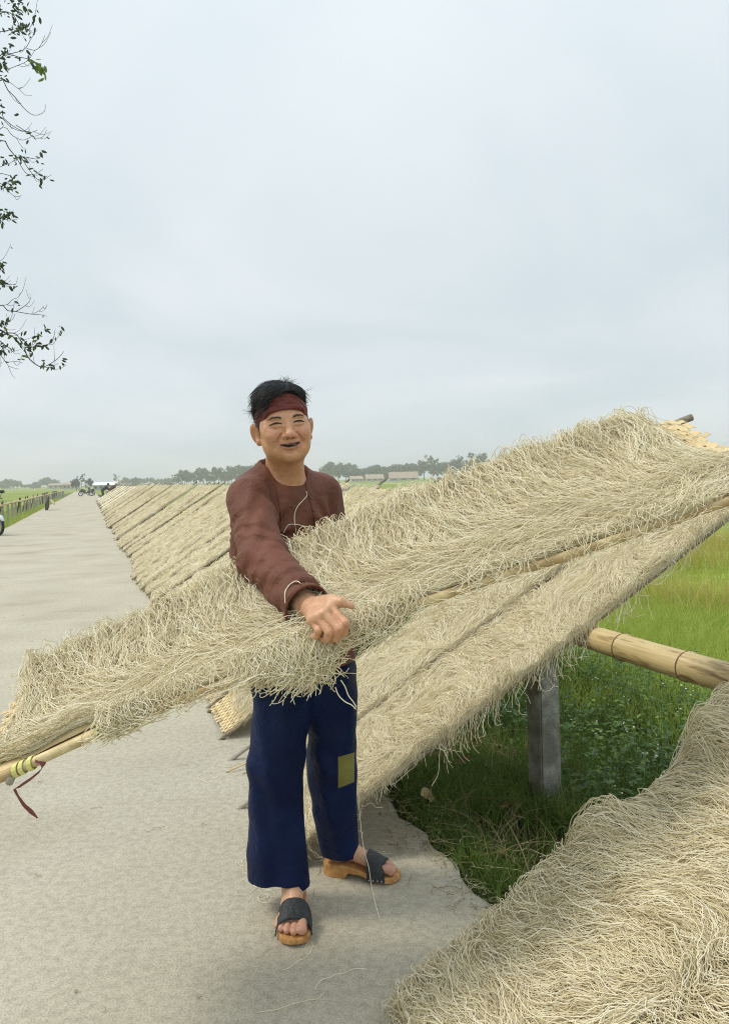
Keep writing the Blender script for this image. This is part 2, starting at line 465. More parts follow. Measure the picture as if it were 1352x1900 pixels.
# ------------------------------------------------------------------ mat surfaces
class Plane:
    def __init__(s, o, a, b, L, Wd): s.o = np.array(o); s.a = np.array(a); s.b = np.array(b); s.L = L; s.W = Wd; s.n = np.cross(s.a, s.b)
    def __call__(s, p, q): return s.o + p[..., None] * s.a + q[..., None] * s.b
    def frame(s, p, q):
        sh = p.shape + (3,)
        return np.broadcast_to(s.a, sh), np.broadcast_to(s.b, sh), np.broadcast_to(s.n, sh)
class Ruled:
    """bowed mat between two long edges given as point lists"""
    def __init__(s, near, far, L, Wd):
        s.L, s.W = L, Wd
        def res(P):
            P = np.array([tuple(x) for x in P]); d = np.r_[0, np.cumsum(np.linalg.norm(np.diff(P, axis=0), axis=1))]; d /= d[-1]
            tt = np.linspace(0, 1, 160)
            Q = np.stack([np.interp(tt, d, P[:, i]) for i in range(3)], -1)
            for _ in range(60): Q[1:-1] = .25*Q[:-2] + .5*Q[1:-1] + .25*Q[2:]
            return tt, Q
        s.tn, s.N = res(near); s.tf, s.F = res(far)
    def _e(s, t, T, Q):
        tc = np.clip(t, 0, 1)
        P = np.stack([np.interp(tc, T, Q[:, i]) for i in range(3)], -1)
        d0 = Q[1] - Q[0]; d1 = Q[-1] - Q[-2]; h = T[1] - T[0]
        return P + np.minimum(t, 0)[..., None] * d0 / h + np.maximum(t - 1, 0)[..., None] * d1 / h
    def __call__(s, p, q):
        t = p / s.L; w = (q / s.W)[..., None]
        return s._e(t, s.tn, s.N) * (1 - w) + s._e(t, s.tf, s.F) * w
    def frame(s, p, q):
        e = 1e-3
        a = (s(p + e, q) - s(p - e, q)); b = (s(p, q + e) - s(p, q - e))
        a /= np.linalg.norm(a, axis=-1, keepdims=True); b /= np.linalg.norm(b, axis=-1, keepdims=True)
        n = np.cross(a, b); n /= np.linalg.norm(n, axis=-1, keepdims=True)
        return a, b, n

def grid_faces(na, nb):
    i, j = np.meshgrid(np.arange(na - 1), np.arange(nb - 1), indexing='ij')
    k = i * nb + j
    return np.stack([k, k + nb, k + nb + 1, k + 1], -1).reshape(-1, 4)

def bed_mesh(S, H, p0, p1, q0, q1, na, nb, mat, scale=.5, name='noodle_sheet'):
    p, q = np.meshgrid(np.linspace(p0, p1, na), np.linspace(q0, q1, nb), indexing='ij')
    ragp = .03 * (fbm(q * 14, q * 0 + 3, 5) - .5); ragq = .03 * (fbm(p * 12, p * 0 + 8, 6) - .5)
    p = p + ragp; q = q + ragq
    ep = np.minimum(np.minimum(p - p0, p1 - p), np.minimum(q - q0, q1 - q))
    h = H(p, q) * scale * np.clip(ep / .10, .04, 1) ** .75 + .003
    a, b_, n = S.frame(p, q)
    T = S(p, q) + n * h[..., None]
    B = S(p, q) + n * .003
    V = np.concatenate([T.reshape(-1, 3), B.reshape(-1, 3)])
    F = grid_faces(na, nb); nn = na * nb
    per = [i * nb for i in range(na)] + [(na - 1) * nb + j for j in range(1, nb)] + [i * nb + nb - 1 for i in range(na - 2, -1, -1)] + list(range(nb - 2, 0, -1))
    per = np.array(per); nx = np.roll(per, -1)
    R_ = np.stack([per, nx, nx + nn, per + nn], -1)
    return mesh_np(name, V, np.concatenate([F, R_]), mat)

def strands(S, H, N, theta, p_rng, q_rng, seed, length=(.10, .30), K=13, amp=(.002, .0075), wl=(.05, .13), turn=2.2, lift=.010, fly=.05, flyh=(.015, .045), drop=.85, qmin=None, keep=None, qlim=None, curl=0.0):
    g = np.random.default_rng(seed)
    p = g.uniform(*p_rng, N); q = g.uniform(*q_rng, N)
    if keep is not None:
        kk = keep(p, q, g); p, q = p[kk], q[kk]; N = len(p)
    Ls = g.uniform(length[0], length[1], N); ds = Ls / (K - 1)
    th0 = g.normal(0, .22, N)
    cu = g.normal(0, 1, N) * curl
    layer = g.uniform(.35, 1.05, N)
    flym = (g.random(N) < fly); fh = np.where(flym, g.uniform(*flyh, N), 0)
    A = g.uniform(*amp, N); w = 2 * np.pi / g.uniform(*wl, N); ph = g.uniform(0, 6.28, N); ph2 = g.uniform(0, 6.28, N)
    P = np.empty((N, K, 2)); TH = np.empty((N, K))
    # integrate from the middle both ways
    mid = K // 2
    for sgn in (1, -1):
        pp_, qq_ = p.copy(), q.copy(); extra = np.zeros(N)
        rngk = range(mid, K) if sgn == 1 else range(mid, -1, -1)
        for k in rngk:
            th = theta(pp_, qq_) + th0 + turn * (fbm(pp_ * 9, qq_ * 9, seed + 5, 2) - .5) + extra
            P[:, k, 0] = pp_; P[:, k, 1] = qq_; TH[:, k] = th
            pp_ = pp_ + sgn * ds * np.sin(th); qq_ = qq_ - sgn * ds * np.cos(th)
            extra = extra + sgn * cu * ds
    sarr = (np.arange(K)[None, :] - mid) * ds[:, None]
    wob = A[:, None] * np.sin(w[:, None] * sarr + ph[:, None])
    P[..., 0] += wob * np.cos(TH); P[..., 1] += wob * np.sin(TH)
    if qmin is not None: P[..., 1] = np.maximum(P[..., 1], qmin(P[..., 0]) + .010 * g.random((N, 1)))
    if qlim is not None:
        mj = (g.random(N) < .94)[:, None]; j1, j2 = g.random((N, 1)), g.random((N, 1))
        P[..., 1] = np.where(mj, np.clip(P[..., 1], qlim[0] + .022 * j1, qlim[1] - .022 * j2), P[..., 1])
    pc, qc = P[..., 0], P[..., 1]
    u = np.linspace(0, 1, K)[None, :]
    h = H(np.clip(pc, p_rng[0] - .02, p_rng[1] + .02), np.clip(qc, q_rng[0], q_rng[1])) * layer[:, None]
    h = h - .014 * np.abs(2 * u - 1) ** 5 + .35 * A[:, None] * np.sin(.8 * w[:, None] * sarr + ph2[:, None]) + lift * layer[:, None] + fh[:, None] * np.sin(np.pi * u) ** 1.3
    # gravity past the edges
    W0, L0 = S.W, S.L
    ov = lambda x, lo, hi: np.maximum(lo - x, 0) + np.maximum(x - hi, 0)
    oq = ov(qc, 0, W0); op = ov(pc, 0, L0)
    o = np.maximum(oq, op)
    qcl = np.clip(qc, -1e9, 1e9); 
    qk = np.where(qc < 0, qc * .30, np.where(qc > W0, W0 + (qc - W0) * .45, qc))
    pk = np.where(pc < 0, pc * .55, np.where(pc > L0, L0 + (pc - L0) * .55, pc))
    a, b_, n = S.frame(pk, qk)
    X = S(pk, qk) + n * np.maximum(h, .002)[..., None]
    X[..., 2] -= drop * o * np.clip(o / .02, 0, 1)
    X += g.normal(0, .0012, X.shape)
    return X

def add_strands(parent, X, r=.00082, mat=None, name='noodle_strand'):
    o = curves_obj(name, X, r, mat or M['noodle'], parent)
    o['kind'] = 'stuff'
    return o

def make_panel(S, L, Wd, na, nb, parent, mat, th=.006, p0=0.0, name='woven_panel'):
    p, q = np.meshgrid(np.linspace(p0, L, na), np.linspace(0, Wd, nb), indexing='ij')
    a, b_, n = S.frame(p, q)
    T = S(p, q) - n * .001; B = S(p, q) - n * th
    V = np.concatenate([T.reshape(-1, 3), B.reshape(-1, 3)]); F = grid_faces(na, nb); nn = na * nb
    per = [i * nb for i in range(na)] + [(na - 1) * nb + j for j in range(1, nb)] + [i * nb + nb - 1 for i in range(na - 2, -1, -1)] + list(range(nb - 2, 0, -1))
    per = np.array(per); nx = np.roll(per, -1)
    me = mesh_np(name, V, np.concatenate([F, F[:, ::-1] + nn, np.stack([per, nx, nx + nn, per + nn], -1)]), mat, False)
    return link(name, me, parent)

def rod(S, p0, p1, q, parent, rad=.009, lift=-.012, mat=None, name='side_rod', n=24, flat=1.0):
    pp_ = np.linspace(p0, p1, n); qq_ = np.full(n, q)
    a, b_, nn = S.frame(pp_, qq_)
    P = S(pp_, qq_) + nn * lift
    mb = MB(); mb.tube([Vector(x) for x in P], [rad * (.92 + .16 * vnoise(np.array([i * .4]), np.array([q * 7]), 3)[0]) for i in range(n)], 8, flat=flat)
    return mb.build(name, mat or M['bamboo'], parent, True)

def weave(S, p0, p1, q0, q1, parent, step=.02, frac=.86, seed=1, loose=0.0, mats=None, lift=.002):
    """plain weave of flat bamboo strips; each strip is its own object"""
    g = random.Random(seed)
    nq = int((q1 - q0) / step); npp = max(2, int((p1 - p0) / step))
    objs = []
    def strip(along, c, s0, s1, parity):
        K = max(8, int((s1 - s0) / step) * 3)
        V = []; F = []
        w = step * frac * .5
        for k in range(K + 1):
            x = s0 + (s1 - s0) * k / K
            z = lift + .0022 * math.sin(math.pi * x / step + (math.pi if parity else 0))
            for sd in (-1, 1):
                pq = (x, c + sd * w) if along else (c + sd * w, x)
                pa, qa = np.array(pq[0]), np.array(pq[1])
                _, _, n = S.frame(pa, qa)
                V.append(S(pa, qa) + n * z)
                V.append(S(pa, qa) + n * (z - .0014))
        for k in range(K):
            i = k * 4
            F += [(i, i + 2, i + 6, i + 4), (i + 1, i + 5, i + 7, i + 3), (i, i + 4, i + 5, i + 1), (i + 2, i + 3, i + 7, i + 6)]
        F += [(0, 1, 3, 2), (K*4, K*4 + 2, K*4 + 3, K*4 + 1)]
        mt = g.choice(mats or [M['strip'], M['strip'], M['bamboo']])
        objs.append(link('bamboo_strip', mesh_np('bamboo_strip', np.array(V), F, mt, False), parent))
    for j in range(nq):
        c = q0 + (j + .5) * step
        strip(True, c, p0 - loose * g.random(), p1 + loose * g.random(), j % 2)
    for j in range(npp):
        c = p0 + (j + .5) * step
        strip(False, c, q0 - .01 * g.random(), q1 + .01 * g.random(), (j + 1) % 2)
    return objs

M['lath_pale'] = noise_mat('lath_pale', (0.36, 0.33, 0.28), (0.56, 0.52, 0.45), 30, .7, .3, 80)
TILT = math.radians(32.5)
A3 = (NV * math.cos(TILT) + Vector((0, 0, math.sin(TILT))))
def rest_plane(s0, r0, L, Wd, z0=.03, skew=0.0, tilt=TILT):
    a = (NV * math.cos(skew) + UV * math.sin(skew)); b_ = UV * math.cos(skew) - NV * math.sin(skew)
    a3 = a * math.cos(tilt) + Vector((0, 0, math.sin(tilt)))
    return Plane(sr(s0, r0, z0), a3, b_, L, Wd)

def H_maker(seed, base=.016, amp=.03, fp=6, fq=3):
    def H(p, q):
        r1 = fbm(p * fp, q * fq, seed, 3); r2 = fbm(p * 17, q * 15, seed + 9, 2)
        lock = vnoise(p * 34 + 3 * r2, q * 7, seed + 3)
        return base + amp * np.clip((r1 - .3) * 1.6, 0, 1) + .008 * r2 + .020 * (lock - .4)
    return H

def sheet_obj(me, label, group, cat='noodle sheet'):
    return tag(link('noodle_sheet', me), label, cat, group)

# ------------------------------------------------------------------ the mat the man holds
near = [(-60,1468,1.76),(60,1412,1.77),(190,1353,1.78),(330,1298,1.79),(470,1243,1.80),(620,1188,1.82),(820,1100,1.86),(1050,1030,1.90),(1240,965,1.93),(1430,900,1.96)]
far = [(30,1296,2.18),(150,1240,2.19),(300,1168,2.22),(450,1098,2.24),(560,1046,2.26),(660,1000,2.28),(900,902,2.34),(1080,842,2.39),(1240,783,2.43)]
nearP = [at(*x) for x in near]; farP = [at(*x) for x in far]
Lm = sum((nearP[i+1] - nearP[i]).length for i in range(len(nearP) - 1))
Wm = (farP[4] - nearP[5]).length
S1 = Ruled(nearP, farP, Lm, Wm)
mat1 = tag(empty('drying_mat', S1(np.array(0.0), np.array(0.0))), 'long woven bamboo mat held up at the waist by the man in brown', 'drying mat')
make_panel(S1, Lm, Wm, 60, 10, mat1, M['strip'], .005)
rod(S1, -.12, Lm + .05, .004, mat1, .0125, -.006, M['bamboo'], n=50)
rod(S1, .06, Lm + .075, Wm - .004, mat1, .011, -.010, M['strip_grey'], n=50)
for pc_ in (.10, Lm * .5, Lm - .06):       # cross laths under the panel
    pq = np.linspace(-.02, Wm + .05 if pc_ > Lm * .8 else Wm + .01, 10); pa = np.full(10, pc_)
    _, _, n_ = S1.frame(pa, pq)
    mb = MB(); mb.tube([Vector(x) for x in (S1(pa, pq) - n_ * .016)], .009, 8); mb.build('cross_lath', M['strip_grey'], mat1, True)
weave(S1, Lm - .15, Lm + .012, .01, Wm - .005, mat1, .023, .84, 4, .03, lift=.006)
weave(S1, .012, .07, Wm - .22, Wm - .01, mat1, .024, .5, 8, .035, lift=.005)
# yellow strip lashing on the near rod, with a maroon ribbon
def on_rod(p): 
    a, b_, n = S1.frame(np.array(p), np.array(.004)); return Vector(S1(np.array(p), np.array(.004)) - n * .006), Vector(a), Vector(b_), Vector(n)
pt0 = None
def p_of_u(u):
    """mat length coordinate where the near edge crosses photograph column u"""
    best = min(np.linspace(0, Lm, 400), key=lambda x: abs(px_u(S1(np.array(x), np.array(0.0))) - u)); return float(best)
def px_u(P):
    q = RM.transposed() @ (Vector(P) - Vector((0, 0, CAM_H))); return 676 + FPX * q.x / -q.z
for u_, wd in ((30, .011), (42, .010), (58, .011), (182, .009), (192, .008)):
    c, a, b_, n = on_rod(p_of_u(u_))
    mb = MB(); pts = []
    for k in range(13):
        w_ = 2 * math.pi * k / 12
        pts.append(c + (b_ * math.cos(w_) + n * math.sin(w_)) * .0145 + a * (.004 * math.sin(w_ + 1)))
    V = []; F = []
    for k, p in enumerate(pts):
        for e in (-1, 1):
            V.append(p + a * (e * wd * .5))
            V.append(p + a * (e * wd * .5) + (p - c).normalized() * .0016)
    for k in range(12):
        i = k * 4
        F += [(i, i + 4, i + 6, i + 2), (i + 1, i + 3, i + 7, i + 5), (i, i + 1, i + 5, i + 4), (i + 2, i + 6, i + 7, i + 3)]
    link('lashing', mesh_np('lashing', np.array([tuple(v) for v in V]), F, M['tie'], False), mat1)
def ribbon(pts, wid, name, mat, parent, th=.0008):
    V = []; F = []
    for i, (p, wv) in enumerate(pts):
        p = Vector(p); wv = Vector(wv).normalized()
        V += [p - wv * wid[i] * .5, p + wv * wid[i] * .5, p - wv * wid[i] * .5 + Vector((0, th, 0)), p + wv * wid[i] * .5 + Vector((0, th, 0))]
    for i in range(len(pts) - 1):
        k = i * 4
        F += [(k, k + 1, k + 5, k + 4), (k + 2, k + 6, k + 7, k + 3), (k, k + 4, k + 6, k + 2), (k + 1, k + 3, k + 7, k + 5)]
    return link(name, mesh_np(name, np.array([tuple(v) for v in V]), F, mat, False), parent)
rp = [(66,1410),(76,1412),(82,1420),(76,1430),(58,1445),(40,1457),(27,1464),(33,1476),(45,1494),(58,1506),(70,1518)]
rw = [(0,1,1.2),(0.2,.6,1),(.7,.5,.6),(.6,.4,1),(.45,.2,.9),(.4,.2,.9),(.8,.3,.4),(.8,.2,.3),(.8,.1,.5),(.75,.1,.6),(.7,.1,.6)]
ribbon([(at(u, v, 1.765), w_) for (u, v), w_ in zip(rp, rw)], [.012,.013,.013,.013,.012,.011,.006,.005,.008,.0105,.003], 'ribbon', M['ribbon'], mat1)

# noodles on the held mat
Hh = H_maker(21, .010, .026, 5, 2.2)
def H1(p, q):
    x = q / Wm
    back = .034 * np.clip((x - .55) / .4, 0, 1) ** 1.4 * np.clip(fbm(p * 5, p * 0 + 2, 37) * 1.8 - .1, .25, 1.25)
    return np.maximum(.007 + Hh(p, q) * np.clip((x - .12) / .5, .10, 1) + back, .004)
def th1(p, q):
    x = np.clip(q / Wm, 0, 1.1); t_ = np.clip(p / Lm, 0, 1)
    base = np.radians(-5 + 14 * t_) + np.radians(88) * np.clip((.50 - x) / .28, 0, 1) * np.clip(fbm(p * 4, q * 4, 61) * 2.4 - .1, .6, 1)
    return base + 1.1 * (fbm(p * 3.2, q * 3.2, 63, 2) - .5)
pA, pB = .10, Lm - .03
end1 = lambda p, q, g: p < Lm - .065 - .05 * g.random(len(p))
pR = p_of_u(196)
qm1 = lambda p: np.where(p < pR, .055 + .012 * np.sin(p * 31), .006 + .012 * np.sin(p * 13) * (p > p_of_u(700)))
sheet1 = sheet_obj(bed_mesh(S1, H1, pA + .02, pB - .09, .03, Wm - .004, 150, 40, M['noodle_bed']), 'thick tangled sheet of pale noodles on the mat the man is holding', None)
X = strands(S1, H1, 34000, th1, (pA, pB), (.02, Wm + .005), 101, (.12, .36), K=15, turn=1.2, fly=.05, qmin=qm1, keep=end1)
add_strands(sheet1, X)
X = strands(S1, H1, 3200, lambda p, q: th1(p, q) * 0 + 1.2, (pA, pB), (.0, Wm * .36), 102, (.08, .22), turn=6.0, fly=.08, curl=7, qmin=qm1, keep=lambda p, q, g: end1(p, q, g) & (fbm(p * 3.3, q * 5, 91, 2) > .42))
add_strands(sheet1, X)
# fringe standing up and over along the far edge
X = strands(S1, H1, 3200, lambda p, q: th1(p, q) * .8, (pA, pB), (Wm - .07, Wm + .035), 103, (.07, .16), turn=1.8, fly=.55, flyh=(.006, .036), lift=.016, drop=.5, keep=end1)
add_strands(sheet1, X)
# bare rod shows in places along the near edge, elsewhere a fringe hangs over it
pF0, pF1 = p_of_u(462), p_of_u(618)
def hang(S, p0, p1, N, seed, lmin, lmax, outv=.03, K=12, qtop=.05, swing=.010, grow=None):
    g = np.random.default_rng(seed)
    p = g.uniform(p0, p1, N); L_ = g.uniform(lmin, lmax, N) * np.clip(.55 + .7 * fbm(p * 9, p * 0, seed, 2), .4, 1.2)
    e = np.clip(np.minimum(p - p0, p1 - p) / .05, .35, 1); L_ = L_ * e * (1 if grow is None else grow[0] + (grow[1] - grow[0]) * (p - p0) / (p1 - p0))
    u = np.linspace(0, 1, K)[None, :]
    q = qtop * g.uniform(.3, 1.0, N)[:, None] * np.clip(1 - u * 3, 0, 1) - .004
    h = (.022 + g.uniform(0, .02, N))[:, None] * np.clip(1.25 - u * 2.4, 0, 1) + .004
    dp = np.cumsum(np.concatenate([np.zeros((N, 1)), g.normal(0, .006, (N, K - 1))], 1), 1) + g.normal(0, .03, N)[:, None] * u + swing * np.sin(u * 9 * g.uniform(.6, 1.6, N)[:, None] + g.uniform(0, 6, N)[:, None])
    a, b_, n = S.frame(p[:, None] + dp, q)
    X = S(p[:, None] + dp, q) + n * h[..., None]
    dn = np.clip((u - .25) / .75, 0, 1) * L_[:, None]
    X[..., 2] -= dn
    outw = (g.uniform(-.2, 1, N) * outv)[:, None] * np.sin(np.clip((u - .1) / .9, 0, 1) * 2.2)
    X += (-b_) * outw[..., None]
    X += np.cumsum(g.normal(0, .0016, X.shape), 1)
    # some strands loop back up at the tip
    lo = g.random(N) < .45
    back = np.clip((u - .72) / .28, 0, 1)
    X[lo, :, 2] += (back * back * (L_ * .35)[:, None])[lo]
    X[lo] += (a[lo] * (back * g.uniform(-.035, .035, N)[:, None])[lo][..., None])
    return X
add_strands(sheet1, hang(S1, pF0, pF1, 1000, 105, .05, .115, .035, grow=(.12, 1.15)))
add_strands(sheet1, hang(S1, p_of_u(196), p_of_u(262), 220, 106, .02, .055, .02))
add_strands(sheet1, hang(S1, p_of_u(262), p_of_u(455), 70, 107, .012, .035, .015))
add_strands(sheet1, hang(S1, p_of_u(650), p_of_u(790), 130, 108, .02, .09, .02))
add_strands(sheet1, hang(S1, p_of_u(850), p_of_u(1300), 110, 109, .01, .05, .02))

# ------------------------------------------------------------------ mat leaning on the rail behind him
def edged(H, Wd):
    return lambda p, q: H(p, q) * np.clip(np.minimum(q, Wd - q) / .11 + .12, .10, 1)
def rest_mat(S, label, sheet_label, group, sgroup, seed, N, theta, Hf, exposed=.0, rod_ext=(.05, .12), p_noodle=None, detail=True, strand_r=.00084, lens=(.08, .26), curl=4.0, turn=3.0, keep=None, panel0=0.0):
    if keep is None: Hf = edged(Hf, S.W)
    mt_ = tag(empty('drying_mat', S(np.array(0.0), np.array(0.0))), label, 'drying mat', group)
    make_panel(S, S.L, S.W, 14, 4, mt_, M['strip'], .005, p0=panel0)
    rod(S, -rod_ext[0], S.L + rod_ext[1], .006, mt_, .011, -.010, M['lath_pale'] if panel0 else M['rod_dark'], n=12)
    rod(S, -rod_ext[0] * .6, S.L + rod_ext[1] * .7, S.W - .006, mt_, .011, -.010, M['lath_pale'] if panel0 else M['rod_dark'], n=12)
    for pc_ in (panel0 + .10, S.L * .5, S.L - .08):
        pq = np.linspace(-.01, S.W + .01, 4); pa = np.full(4, pc_); _, _, n_ = S.frame(pa, pq)
        mb = MB(); mb.tube([Vector(x) for x in (S(pa, pq) - n_ * .024)], .008, 6); mb.build('cross_lath', M['rod_dark'], mt_, True)
    if exposed: weave(S, .0, exposed, .01, S.W - .01, mt_, .024, .84, seed, .02)
    p0 = exposed if p_noodle is None else p_noodle[0]; p1 = S.L - .06 if p_noodle is None else p_noodle[1]
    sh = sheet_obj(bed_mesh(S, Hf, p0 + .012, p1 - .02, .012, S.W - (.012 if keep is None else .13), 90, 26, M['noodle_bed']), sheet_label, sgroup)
    if N:
        X = strands(S, Hf, N, theta, (p0 - .02, p1), (-.012, S.W + .012), seed, lens, turn=turn, curl=curl, fly=.06, flyh=(.006, .030), keep=keep, qlim=(-.014, S.W + .02))
        add_strands(sh, X, strand_r)
    return mt_, sh

S2 = rest_plane(.60, 2.64, 2.45, .56, .03, -.11, math.radians(32.5))
S2b = rest_plane(.58, 3.19, 2.35, .60, .035, -.11, math.radians(32.5))
H2 = H_maker(41, .008, .030, 4, 4)
swirl = lambda sd, k: (lambda p, q: k * (fbm(p * 2.6, q * 2.6, sd, 2) - .5) + 1.0)
m2, sh2 = rest_mat(S2, 'woven bamboo mat leaning on the rail just behind the man\'s legs', 'pale noodle sheet spread on the leaning mat behind the man\'s legs', None, None, 201, 32000, swirl(71, 7.0), H2, rod_ext=(.17, .16), p_noodle=(-.03, 2.30), lens=(.16, .40), turn=2.4)
add_strands(sh2, strands(S2, H2, 5200, swirl(72, 6), (.25, 2.25), (.47, .66), 204, (.10, .26), turn=3, curl=4, drop=.15, lift=.014))
add_strands(sh2, strands(S2, H2, 700, lambda p, q: p * 0 + .2, (-.01, 2.2), (-.02, .05), 202, (.05, .14), turn=5, curl=8, fly=.2))
add_strands(sh2, strands(S2, H2, 900, lambda p, q: p * 0 + 1.4, (-.07, .05), (-.01, .57), 203, (.05, .14), turn=5, curl=8, fly=.1, drop=.2))

m2b, sh2b = rest_mat(S2b, 'bamboo mat with bare side rods poking onto the road beside the trousers', 'noodle sheet on the mat whose bare rods poke onto the road', None, None, 221, 20000, swirl(75, 7.0), H_maker(43, .008, .030, 4, 4), rod_ext=(.13, .14), p_noodle=(.30, 2.28), lens=(.16, .40), turn=2.4, panel0=.30)
# ------------------------------------------------------------------ the two mats nearest the camera
S3 = rest_plane(.64, 1.285, 2.35, .54, .03, -.16, math.radians(34.3))
def H3(p, q): return .05 * np.exp(-((p - .66) / .10) ** 2) * np.clip((q - .28) / .2, 0, 1) + .065 * np.clip((p - .97) / .07, 0, 1) * np.clip((q - .22) / .25, 0, 1) * np.clip((1.45 - p) / .2, 0, 1) + H_maker(51, .010, .034, 4, 2.0)(p, q) * np.clip((.58 - q) / .10, .3, 1)
def th3(p, q): return np.radians(28) + 1.3 * (fbm(p * 3, q * 3, 81, 2) - .5)
def bare3(p, q, g): return (q < .38 + .06 * g.random(len(p))) | (p < .74) | (p > .97)
m3, sh3 = rest_mat(S3, 'bamboo mat by the camera under long combed noodles, leaning over the verge', 'long combed noodle sheet on the mat beside the verge, lower end at the road', None, None, 301, 32000, th3, H3, rod_ext=(.03, .1), lens=(.18, .46), curl=1.0, turn=1.2, p_noodle=(-.02, 2.3), keep=bare3)
add_strands(sh3, strands(S3, H3, 3000, th3, (-.02, 1.7), (.44, .57), 302, (.08, .22), turn=3.0, curl=6, fly=.4, flyh=(.005, .04), lift=.010, keep=bare3))
add_strands(sh3, strands(S3, H3, 4200, th3, (-.02, 2.0), (-.10, .10), 304, (.14, .34), turn=2.0, curl=3, drop=.10, lift=.016))
add_strands(sh3, strands(S3, H3, 900, th3, (-.08, .06), (.0, .55), 303, (.08, .18), turn=3, curl=6, fly=.2, drop=.2))
S3b = rest_plane(.60, .755, 2.35, .55, .03, -.16, math.radians(34.3))
H3b = H_maker(55, .016, .034, 4, 2.5)
m3b, sh3b = rest_mat(S3b, 'bamboo mat at the bottom corner, lying alongside the combed noodle mat', 'noodle sheet at the bottom corner, beside the long combed sheet', None, None, 311, 18000, lambda p, q: np.radians(50) + 1.8 * (fbm(p * 3, q * 3, 83, 2) - .5), H3b, lens=(.16, .40), curl=1.5, turn=2.0)

# ------------------------------------------------------------------ the long row down the road
r_start = to_sr(at(425, 1375, 4.12))[1] - .02
pitch = .605
FAR_N = 112
variants = []
def variant(k):
    S = Plane((0, 0, 0), (math.cos(TILT), 0, math.sin(TILT)), (0, 1, 0), 2.30, .53)
    Hf = H_maker(400 + k * 7, .014, .042, 4, 5)
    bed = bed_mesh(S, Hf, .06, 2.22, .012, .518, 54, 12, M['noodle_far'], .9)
    X = strands(S, Hf, 3000, swirl(500 + k, 7.0), (.03, 2.25), (-.02, .55), 600 + k, (.08, .24), K=8, turn=3, curl=3)
    return S, bed, X
Sv = None
vbeds = []; vcurves = []
for k in range(3):
    S, bed, X = variant(k); vbeds.append(bed)
    cu = bpy.data.hair_curves.new('noodle_strand'); cu.add_curves([X.shape[1]] * X.shape[0])
    cu.position_data.foreach_set('vector', np.ascontiguousarray(X, dtype=np.float32).ravel())
    (cu.attributes.get('radius') or cu.attributes.new('radius', 'FLOAT', 'POINT')).data.foreach_set('value', np.full(X.shape[0] * X.shape[1], .0018, dtype=np.float32))
    cu.materials.append(M['noodle']); vcurves.append(cu)
proto = {}
mb = MB(); V = []
Sv = Plane((0, 0, 0), (math.cos(TILT), 0, math.sin(TILT)), (0, 1, 0), 2.30, .53)
def data_of(o): d = o.data; bpy.data.objects.remove(o); return d
tmp = empty('tmp')
d_panel = data_of(make_panel(Sv, 2.3, .53, 5, 3, None, M['strip']))
d_rods = [data_of(rod(Sv, -.03, 2.30 + e, q, None, .0125, lf_, M['rod_dark'], n=5)) for q, e, lf_ in ((-.012, .14, .012), (.534, .06, -.008))]
bpy.data.objects.remove(tmp)
d_long = data_of(rod(Sv, -.17, 2.33, -.004, None, .011, -.008, M['lath_pale'], n=5))
def road_matrix(s, r, z=0.0): return ruler_matrix(s, r, z)
rg = random.Random(3)
def far_mat(k, s, r, label, slabel, g1, g2, dz=.03):
    e = tag(empty('drying_mat'), label, 'drying mat', g1)
    mt_ = road_matrix(s, r, dz) @ Matrix.Rotation(rg.uniform(-.03, .03), 4, 'Z') @ Matrix.Rotation(rg.uniform(-.012, .012), 4, 'Y'); e.matrix_basis = mt_
    if k == -1: return e
    for nm, d in (('woven_panel', d_panel), ('side_rod', d_long if rg.random() < .35 else d_rods[0]), ('side_rod', d_rods[1])):
        c = bpy.data.objects.new(nm, d); COL.objects.link(c); c.parent = e
    sh = tag(bpy.data.objects.new('noodle_sheet', vbeds[k % 3]), slabel, 'noodle sheet', g2); COL.objects.link(sh); sh.matrix_basis = mt_
    if r < 42:
        c = bpy.data.objects.new('noodle_strand', vcurves[k % 3]); c['kind'] = 'stuff'; COL.objects.link(c); c.parent = sh
    return e
for k in range(FAR_N):
    r = r_start + pitch * k + rg.uniform(-.03, .03)
    s = .62 + rg.uniform(-.07, .09)
    if k >= 2:
        if 69.0 < r < 73.5: continue
        nth = ('third', 'fourth', 'fifth', 'sixth', 'seventh', 'eighth', 'ninth', 'tenth')[k - 2] if k < 10 else None
        far_mat(k, s + rg.uniform(-.03, .03), r, nth + ' mat of the roadside row counted from the trousers' if nth else 'bamboo drying mat in the long row running down the roadside', 'noodle sheet on the ' + nth + ' mat of the roadside row counted from the trousers' if nth else 'pale noodle sheet in the long row down the roadside', 'drying mats in the long roadside row', 'noodle sheets in the long roadside row', .03 + rg.uniform(-.008, .012))
    else:
        S = rest_plane(.64 + .02 * k, r, 2.3, .53, .03)
        rest_mat(S, ('woven mat end showing its bare weave, nearer of two beside the trousers', 'woven mat end half covered, second beyond the trousers')[k],
                 ('noodle sheet stopping short of the bare woven end by the trousers', 'noodle sheet on the second mat beyond the trousers')[k], None, None, 700 + k, 6500, swirl(90 + k, 6), H_maker(710 + k, .012, .026, 5, 5), exposed=.16 if k == 0 else .10, rod_ext=(.06, .1))

